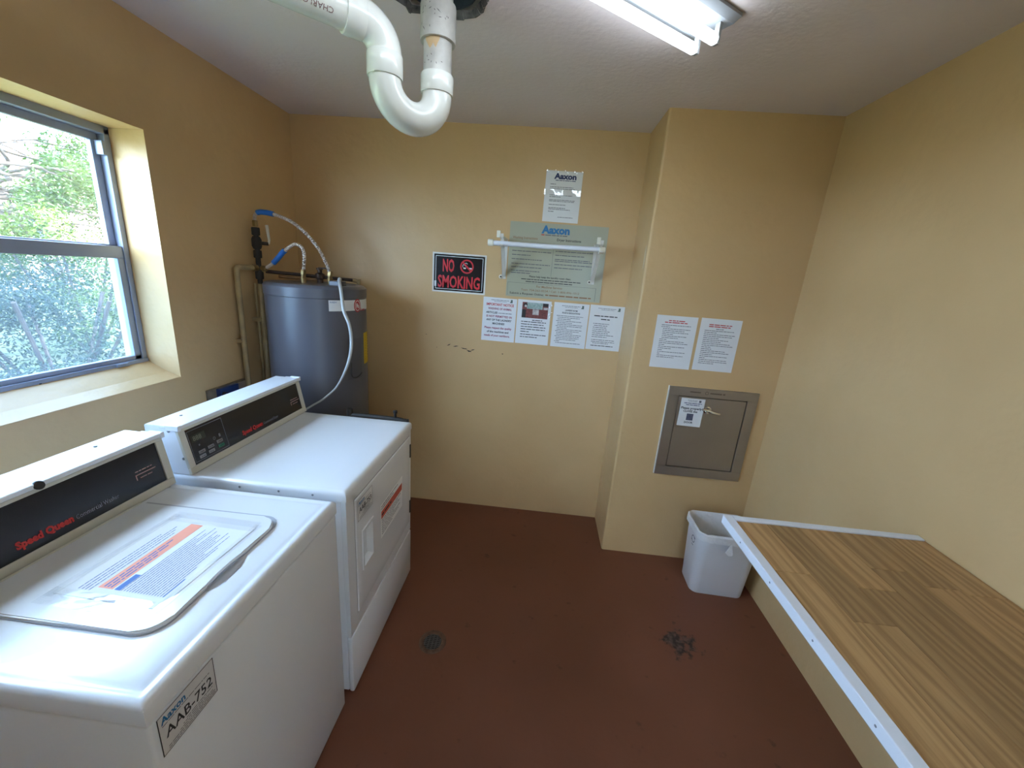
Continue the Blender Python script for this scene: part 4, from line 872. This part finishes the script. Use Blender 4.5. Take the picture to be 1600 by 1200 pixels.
words(s.ink('letterhead', M_greyink), F, .035, .090, .154, .003, Z1, s.r); words(s.ink('letterhead', M_greyink), F, .040, .090, .147, .003, Z1, s.r); quad(s.ink('crest', M_greyink), F, .098, .145, .110, .158, Z1)
words(s.ink('text_lines', M_darkblue), F, .018, .116, .135, .005, Z1, s.r); words(s.ink('text_lines', M_darkblue), F, .030, .104, .125, .005, Z1, s.r)
text_fit(s.ink('lettering', M_ink), F, 'Please properly', .006, .122, .102, .018, Z1, .03); text_fit(s.ink('lettering', M_ink), F, 'CLOSE the', .022, .100, .084, .018, Z1, .03)
quad(s.ink('door_picture', mat('picture_slate', (62, 64, 84), .5, rgb2=(88, 90, 110), vscale=60)), F, .045, .036, .082, .076, Z1); text_fit(s.ink('lettering', M_ink), F, 'DOOR', .038, .086, .018, .016, Z1, .03); s.done()

# ------------------------------------------------------------------ waste bin
bxc, byc = 2.722, -.548
root = thing('waste_bin', 'white plastic bin with a liner folded over its rim, under the folding table corner', 'bin', (bxc, byc, 0))
def ringpts(wx, wy, z, r, rot=math.radians(-2)):
    o = rrect(-wx/2, -wy/2, wx/2, wy/2, r, 5); c, s_ = math.cos(rot), math.sin(rot)
    return [Vector((bxc+x*c-y*s_, byc+x*s_+y*c, z)) for x, y in o]
def loft(bm, rings, cap0=False, cap1=False):
    V = [[bm.verts.new(p) for p in r] for r in rings]; n = len(V[0])
    for a, b in zip(V, V[1:]):
        for i in range(n): bm.faces.new([a[i], a[(i+1) % n], b[(i+1) % n], b[i]])
    if cap0: bm.faces.new(V[0])
    if cap1: bm.faces.new(V[-1])
    return bm
bm = NB(); loft(bm, [ringpts(.285, .185, 0, .04), ringpts(.290, .190, .006, .045), ringpts(.322, .232, .36, .052), ringpts(.334, .244, .362, .054), ringpts(.336, .246, .384, .054), ringpts(.326, .236, .386, .05), ringpts(.316, .226, .36, .05), ringpts(.284, .184, .012, .04)], True, True); obj('bin_body', bm, M_binplastic, root, True)
bm = NB(); lr = random.Random(4)
def jig(pts, a, zj): return [p+Vector((lr.uniform(-a, a), lr.uniform(-a, a), lr.uniform(-zj, zj))) for p in pts]
loft(bm, [jig(ringpts(.344, .254, .352, .056), .0015, .006), jig(ringpts(.346, .256, .366, .056), .0015, .001), jig(ringpts(.345, .255, .388, .055), .0015, .002), jig(ringpts(.330, .240, .393, .05), .002, .002), jig(ringpts(.306, .216, .37, .05), .002, .004), jig(ringpts(.292, .200, .25, .05), .006, .004), jig(ringpts(.276, .180, .05, .05), .006, .004), jig(ringpts(.10, .06, .03, .03), .006, .004)], False, True); obj('liner', bm, M_liner, root, True)
FBn = Fr((bxc-.02, byc-.1245, .352), (1, 0, 0), (0, .11, 1)); bm = NB()
prism(bm, FBn, [(.006, 0), (.014, 0), (.026, -.052), (.020, -.060), (.002, -.060), (-.014, -.044), (-.010, -.036)], 0.0, .004); obj('liner_tail', bm, M_liner, root)
FBl = Fr((bxc-.1605, byc, .26), (0, -1, 0), (-.048, 0, 1)); bm = NB()
ring2d(bm, FBl, .03, .045, .017, .021, .003, 16, .6, 3.4); ring2d(bm, FBl, .03, .045, .017, .021, .003, 16, 3.9, 6.4); poly(bm, FBl, [(.006, .030), (.020, .028), (.012, .042)], .003); poly(bm, FBl, [(.040, .066), (.056, .062), (.050, .050)], .003)
quad(bm, FBl, .018, .008, .040, .012, .003); obj('recycling_mark', bm, mat('mark_blue', (60, 66, 84), .6), root)

# ------------------------------------------------------------------ folding table on the right wall
W_keep = W; TW = W-.004; tx0, ty1, ty0, tz = 2.282, -1.318, -3.10, .911
table = thing('folding_table', 'long wall-mounted folding table with oak-look plank top and white edging', 'table', ((tx0+W)/2, (ty0+ty1)/2, tz-.05))
bm = NB(); box(bm, tx0+.003, TW, ty0, ty1-.003, tz-.034, tz-.010); obj('board', bm, mat('chipboard', (186, 178, 160), .7, var=.1, vscale=40), table)
M_trim = mat('trim_white', (226, 228, 234), .4, var=.03, vscale=20)
bm = NB(); box(bm, tx0, tx0+.030, ty0, ty1, tz-.030, tz, .002); obj('front_edging', bm, M_trim, table)
bm = NB(); box(bm, tx0+.030, TW, ty1-.026, ty1, tz-.030, tz+.0005, .002); obj('end_edging', bm, M_trim, table)
for y in (-1.45, -1.62, -1.80, -1.98):
    bm = NB(); lathe_dir(bm, [(.003, 0), (.002, .0006), (0, .0008)], (tx0, y, tz-.014), (-1, 0, 0), 8); obj('nail', bm, M_grey, table)
pr = random.Random(21); px = tx0+.031; edges_x = [px]+[px+(TW-.001-px)*k/6 for k in range(1, 7)]
for k in range(6):
    y = ty1-.027; first = True
    while y > ty0+.01:
        Lk = pr.uniform(.16, .62) if first else pr.uniform(.55, .95); first = False
        y2 = max(y-Lk, ty0+.001)
        bm = NB(); box(bm, edges_x[k]+.0004, edges_x[k+1]-.0004, y2+.0004, y-.0004, tz-.0098, tz-.0035-pr.uniform(0, .0003), .0006, 1)
        me_o = obj('plank', bm, M_wood, table); y = y2
bm = NB(); box(bm, TW-.035, TW, ty0+.01, ty1-.03, tz-.10, tz-.034); obj('wall_cleat', bm, mat('cleat_wood', (176, 160, 130), .6, var=.1), table)
for y in (-1.75, -2.75):
    bm = NB(); prism(bm, Fr((0, y, 0), (1, 0, 0), (0, 0, 1)), [(TW, tz-.034), (W-.40, tz-.034), (W-.40, tz-.046), (W-.03, tz-.36), (TW, tz-.36)], -.015, .015); obj('support_bracket', bm, M_trim, table)

# ------------------------------------------------------------------ floor drain
root = thing('floor_drain', 'small round rusty floor drain set in the red floor', 'drain', (1.236, -1.153, 0))
bm = NB(); lathe(bm, [(.058, .0002), (.062, .0012), (.056, .0030), (.044, .0030), (.040, .0008)], 36, (1.236, -1.153)); obj('rim', bm, mat('drain_rim', (112, 84, 66), .6, rgb2=(78, 50, 38), vscale=40), root, True)
bm = NB(); lathe(bm, [(0, .0004), (.042, .0004), (.042, .0006)], 28, (1.236, -1.153)); obj('drain_well', bm, M_darkseam, root)
bm = NB()
for k in range(-4, 5):
    hw = math.sqrt(max(.040**2-(k*.009)**2, 0)); box(bm, 1.236-hw, 1.236+hw, -1.153+k*.009-.0018, -1.153+k*.009+.0018, .0008, .0024)
for k in range(-2, 3):
    hw = math.sqrt(max(.040**2-(k*.017)**2, 0)); box(bm, 1.236+k*.017-.0025, 1.236+k*.017+.0025, -1.153-hw, -1.153+hw, .0008, .0022)
obj('grate', bm, mat('grate_metal', (96, 92, 92), .5, metal=.4, var=.3, vscale=60), root)
bm = NB(); lathe(bm, [(.013, .0002), (.015, .0008), (.018, .0002)], 20, (1.09, -1.272)); o = obj('cleanout_ring', bm, M_floor, None); finish(o, 'tiny ring of a painted-over cap in the floor beside the drain', 'cap')

# ------------------------------------------------------------------ outside the window
bm = NB(); box(bm, -40, -0.3, -20, 40, -.5, -.3); box(bm, -0.3, 30, -20, YN-.22, -.5, -.04); o = obj('ground', bm, mat('lawn', (96, 112, 66), .9, rgb2=(128, 120, 84), vscale=1.5), None); finish(o, kind='structure')
M_leafA = leaf_material('tree_leaf', (52, 76, 34), (92, 108, 52)); M_leafB = leaf_material('hedge_leaf', (26, 44, 28), (52, 70, 46)); M_leafC = leaf_material('shrub_leaf', (70, 90, 34), (116, 128, 62))
M_bark = mat('bark', (104, 88, 76), .9, rgb2=(70, 60, 54), vscale=12, bump=.6, bscale=30)
def leaf_cloud(name, centers, n, size, m, parent, seed):
    """many small leaf blades around cluster centres (c, radius)"""
    rr = random.Random(seed); V = []; Fc = []; org = wloc(parent)
    wts = [r**2 for _, r in centers]
    for _ in range(n):
        c, r = rr.choices(centers, wts)[0]
        d = Vector((rr.gauss(0, 1), rr.gauss(0, 1), rr.gauss(0, 1))); d.normalize(); p = Vector(c)+d*r*(rr.random()**.4)
        u = Vector((rr.gauss(0, 1), rr.gauss(0, 1), rr.gauss(0, .6))).normalized(); v = u.cross(Vector((rr.gauss(0, .5), rr.gauss(0, .5), 1))).normalized()
        s = size*rr.uniform(.6, 1.3); k = len(V); p = p-org
        nn = u.cross(v)*s*.12
        V += [tuple(p-u*s), tuple(p+v*s*.42+nn), tuple(p+u*s), tuple(p-v*s*.42+nn)]; Fc.append((k, k+1, k+2, k+3))
    me = bpy.data.meshes.new(name); me.from_pydata(V, [], Fc); me.materials.append(m)
    o = bpy.data.objects.new(name, me); COL.objects.link(o); o.parent = parent; o['kind'] = 'stuff'; return o
# the tree
tree = thing('tree', 'spreading tree with pale bark and loose leaves outside the upper pane', 'tree', (-8.6, 2.2, -.3))
tr = random.Random(15); tips = []
bmb = NB()
def limb(p, d, L, r, depth):
    pts = [p]; q = p.copy(); dd = d.copy()
    for k in range(6):
        dd = (dd+Vector((tr.gauss(0, .16), tr.gauss(0, .16), tr.gauss(0, .12)))).normalized(); q = q+dd*L/6; pts.append(q.copy())
    S = smooth_path(pts, 2); nS = len(S); tube(bmb, S, lambda i: r*(1-.55*i/nS), 7)
    if depth == 0: tips.append((q, .40)); tips.append((pts[4], .30)); return
    for k in range(3):
        a = pts[tr.choice((3, 4, 5, 6))]; nd = (dd+Vector((tr.gauss(0, .75), tr.gauss(0, .75), tr.gauss(.05, .4)))).normalized(); limb(a, nd, L*tr.uniform(.55, .75), r*.5, depth-1)
trunk_top = Vector((-8.4, 2.6, 2.2))
bm = NB(); tube(bm, smooth_path([(-8.6, 2.2, -.35), (-8.55, 2.25, .6), (-8.5, 2.4, 1.5), trunk_top], 5), lambda i: .17-.003*i, 12); obj('trunk', bm, M_bark, tree, True)
for d in ((.25, 1, .35), (.5, .8, .12), (-.2, 1, .6), (.2, .6, .9), (.4, -.7, .7), (-.6, .4, .6), (.1, 1.0, .05), (.35, 1, .2), (.15, 1, .45), (.3, .9, -.02)): limb(trunk_top+Vector((0, 0, tr.uniform(-.3, .1))), Vector(d).normalized(), tr.uniform(1.7, 2.3), .065, 2)
obj('branches', bmb, M_bark, tree, True)
leaf_cloud('foliage', tips, 42000, .040, M_leafA, tree, 31)
# shrub in sun just above the meeting rail, hedge below
def shrub(label, cx, cy, rx, ry, h, n, size, m, seed, nm='shrub'):
    o = thing(nm, label, 'shrub', (cx, cy, -.3)); rr = random.Random(seed); cl = []
    for _ in range(46): a = rr.uniform(0, 2*PI); q = math.sqrt(rr.random()); z = rr.uniform(.1, 1)**.8; cl.append(((cx+rx*q*math.cos(a)*(1.15-.5*z), cy+ry*q*math.sin(a)*(1.15-.5*z), -.3+(h)*z), rr.uniform(.22, .38)))
    leaf_cloud('foliage', cl, n, size, m, o, seed)
    bm = NB()
    for k in range(7):
        a = 2*PI*k/7; tube(bm, smooth_path([(cx+.05*math.cos(a), cy+.05*math.sin(a), -.32), (cx+rx*.25*math.cos(a), cy+ry*.25*math.sin(a), h*.35-.3), (cx+rx*.5*math.cos(a), cy+ry*.5*math.sin(a), h*.8-.3)], 4), .018, 6)
    obj('stems', bm, M_bark, o)
shrub('dark green dense hedge shrub filling the lower window pane', -3.7, 1.35, 1.5, 1.5, 1.72, 34000, .022, M_leafB, 41)
shrub('pale yellow-green shrub behind the hedge, seen just above the meeting rail', -6.4, 3.9, 1.7, 1.5, 2.30, 14000, .034, M_leafC, 43)
# a pink building beyond
bl = thing('building', 'pale pink stucco building far beyond the tree', 'building', (-19, 9, -.3))
bm = NB(); box(bm, -22, -18, 3, 22, -.3, 4.6); obj('wall', bm, mat('pink_stucco', (214, 178, 160), .9, var=.05, vscale=1.5), bl)
bm = NB(); box(bm, -22.3, -17.7, 2.7, 22.3, 4.6, 4.8); obj('roof', bm, mat('roof_grey', (170, 150, 140), .8), bl)
for y in (4.5, 8, 11.5, 15, 18.5):
    bm = NB(); box(bm, -18.02, -17.96, y, y+1.2, 1.2, 2.6); wn = obj('window', bm, M_trim, bl)
    bm = NB(); box(bm, -17.97, -17.94, y+.08, y+1.12, 1.28, 2.52); obj('pane', bm, mat('far_glass', (70, 84, 100), .1), wn)
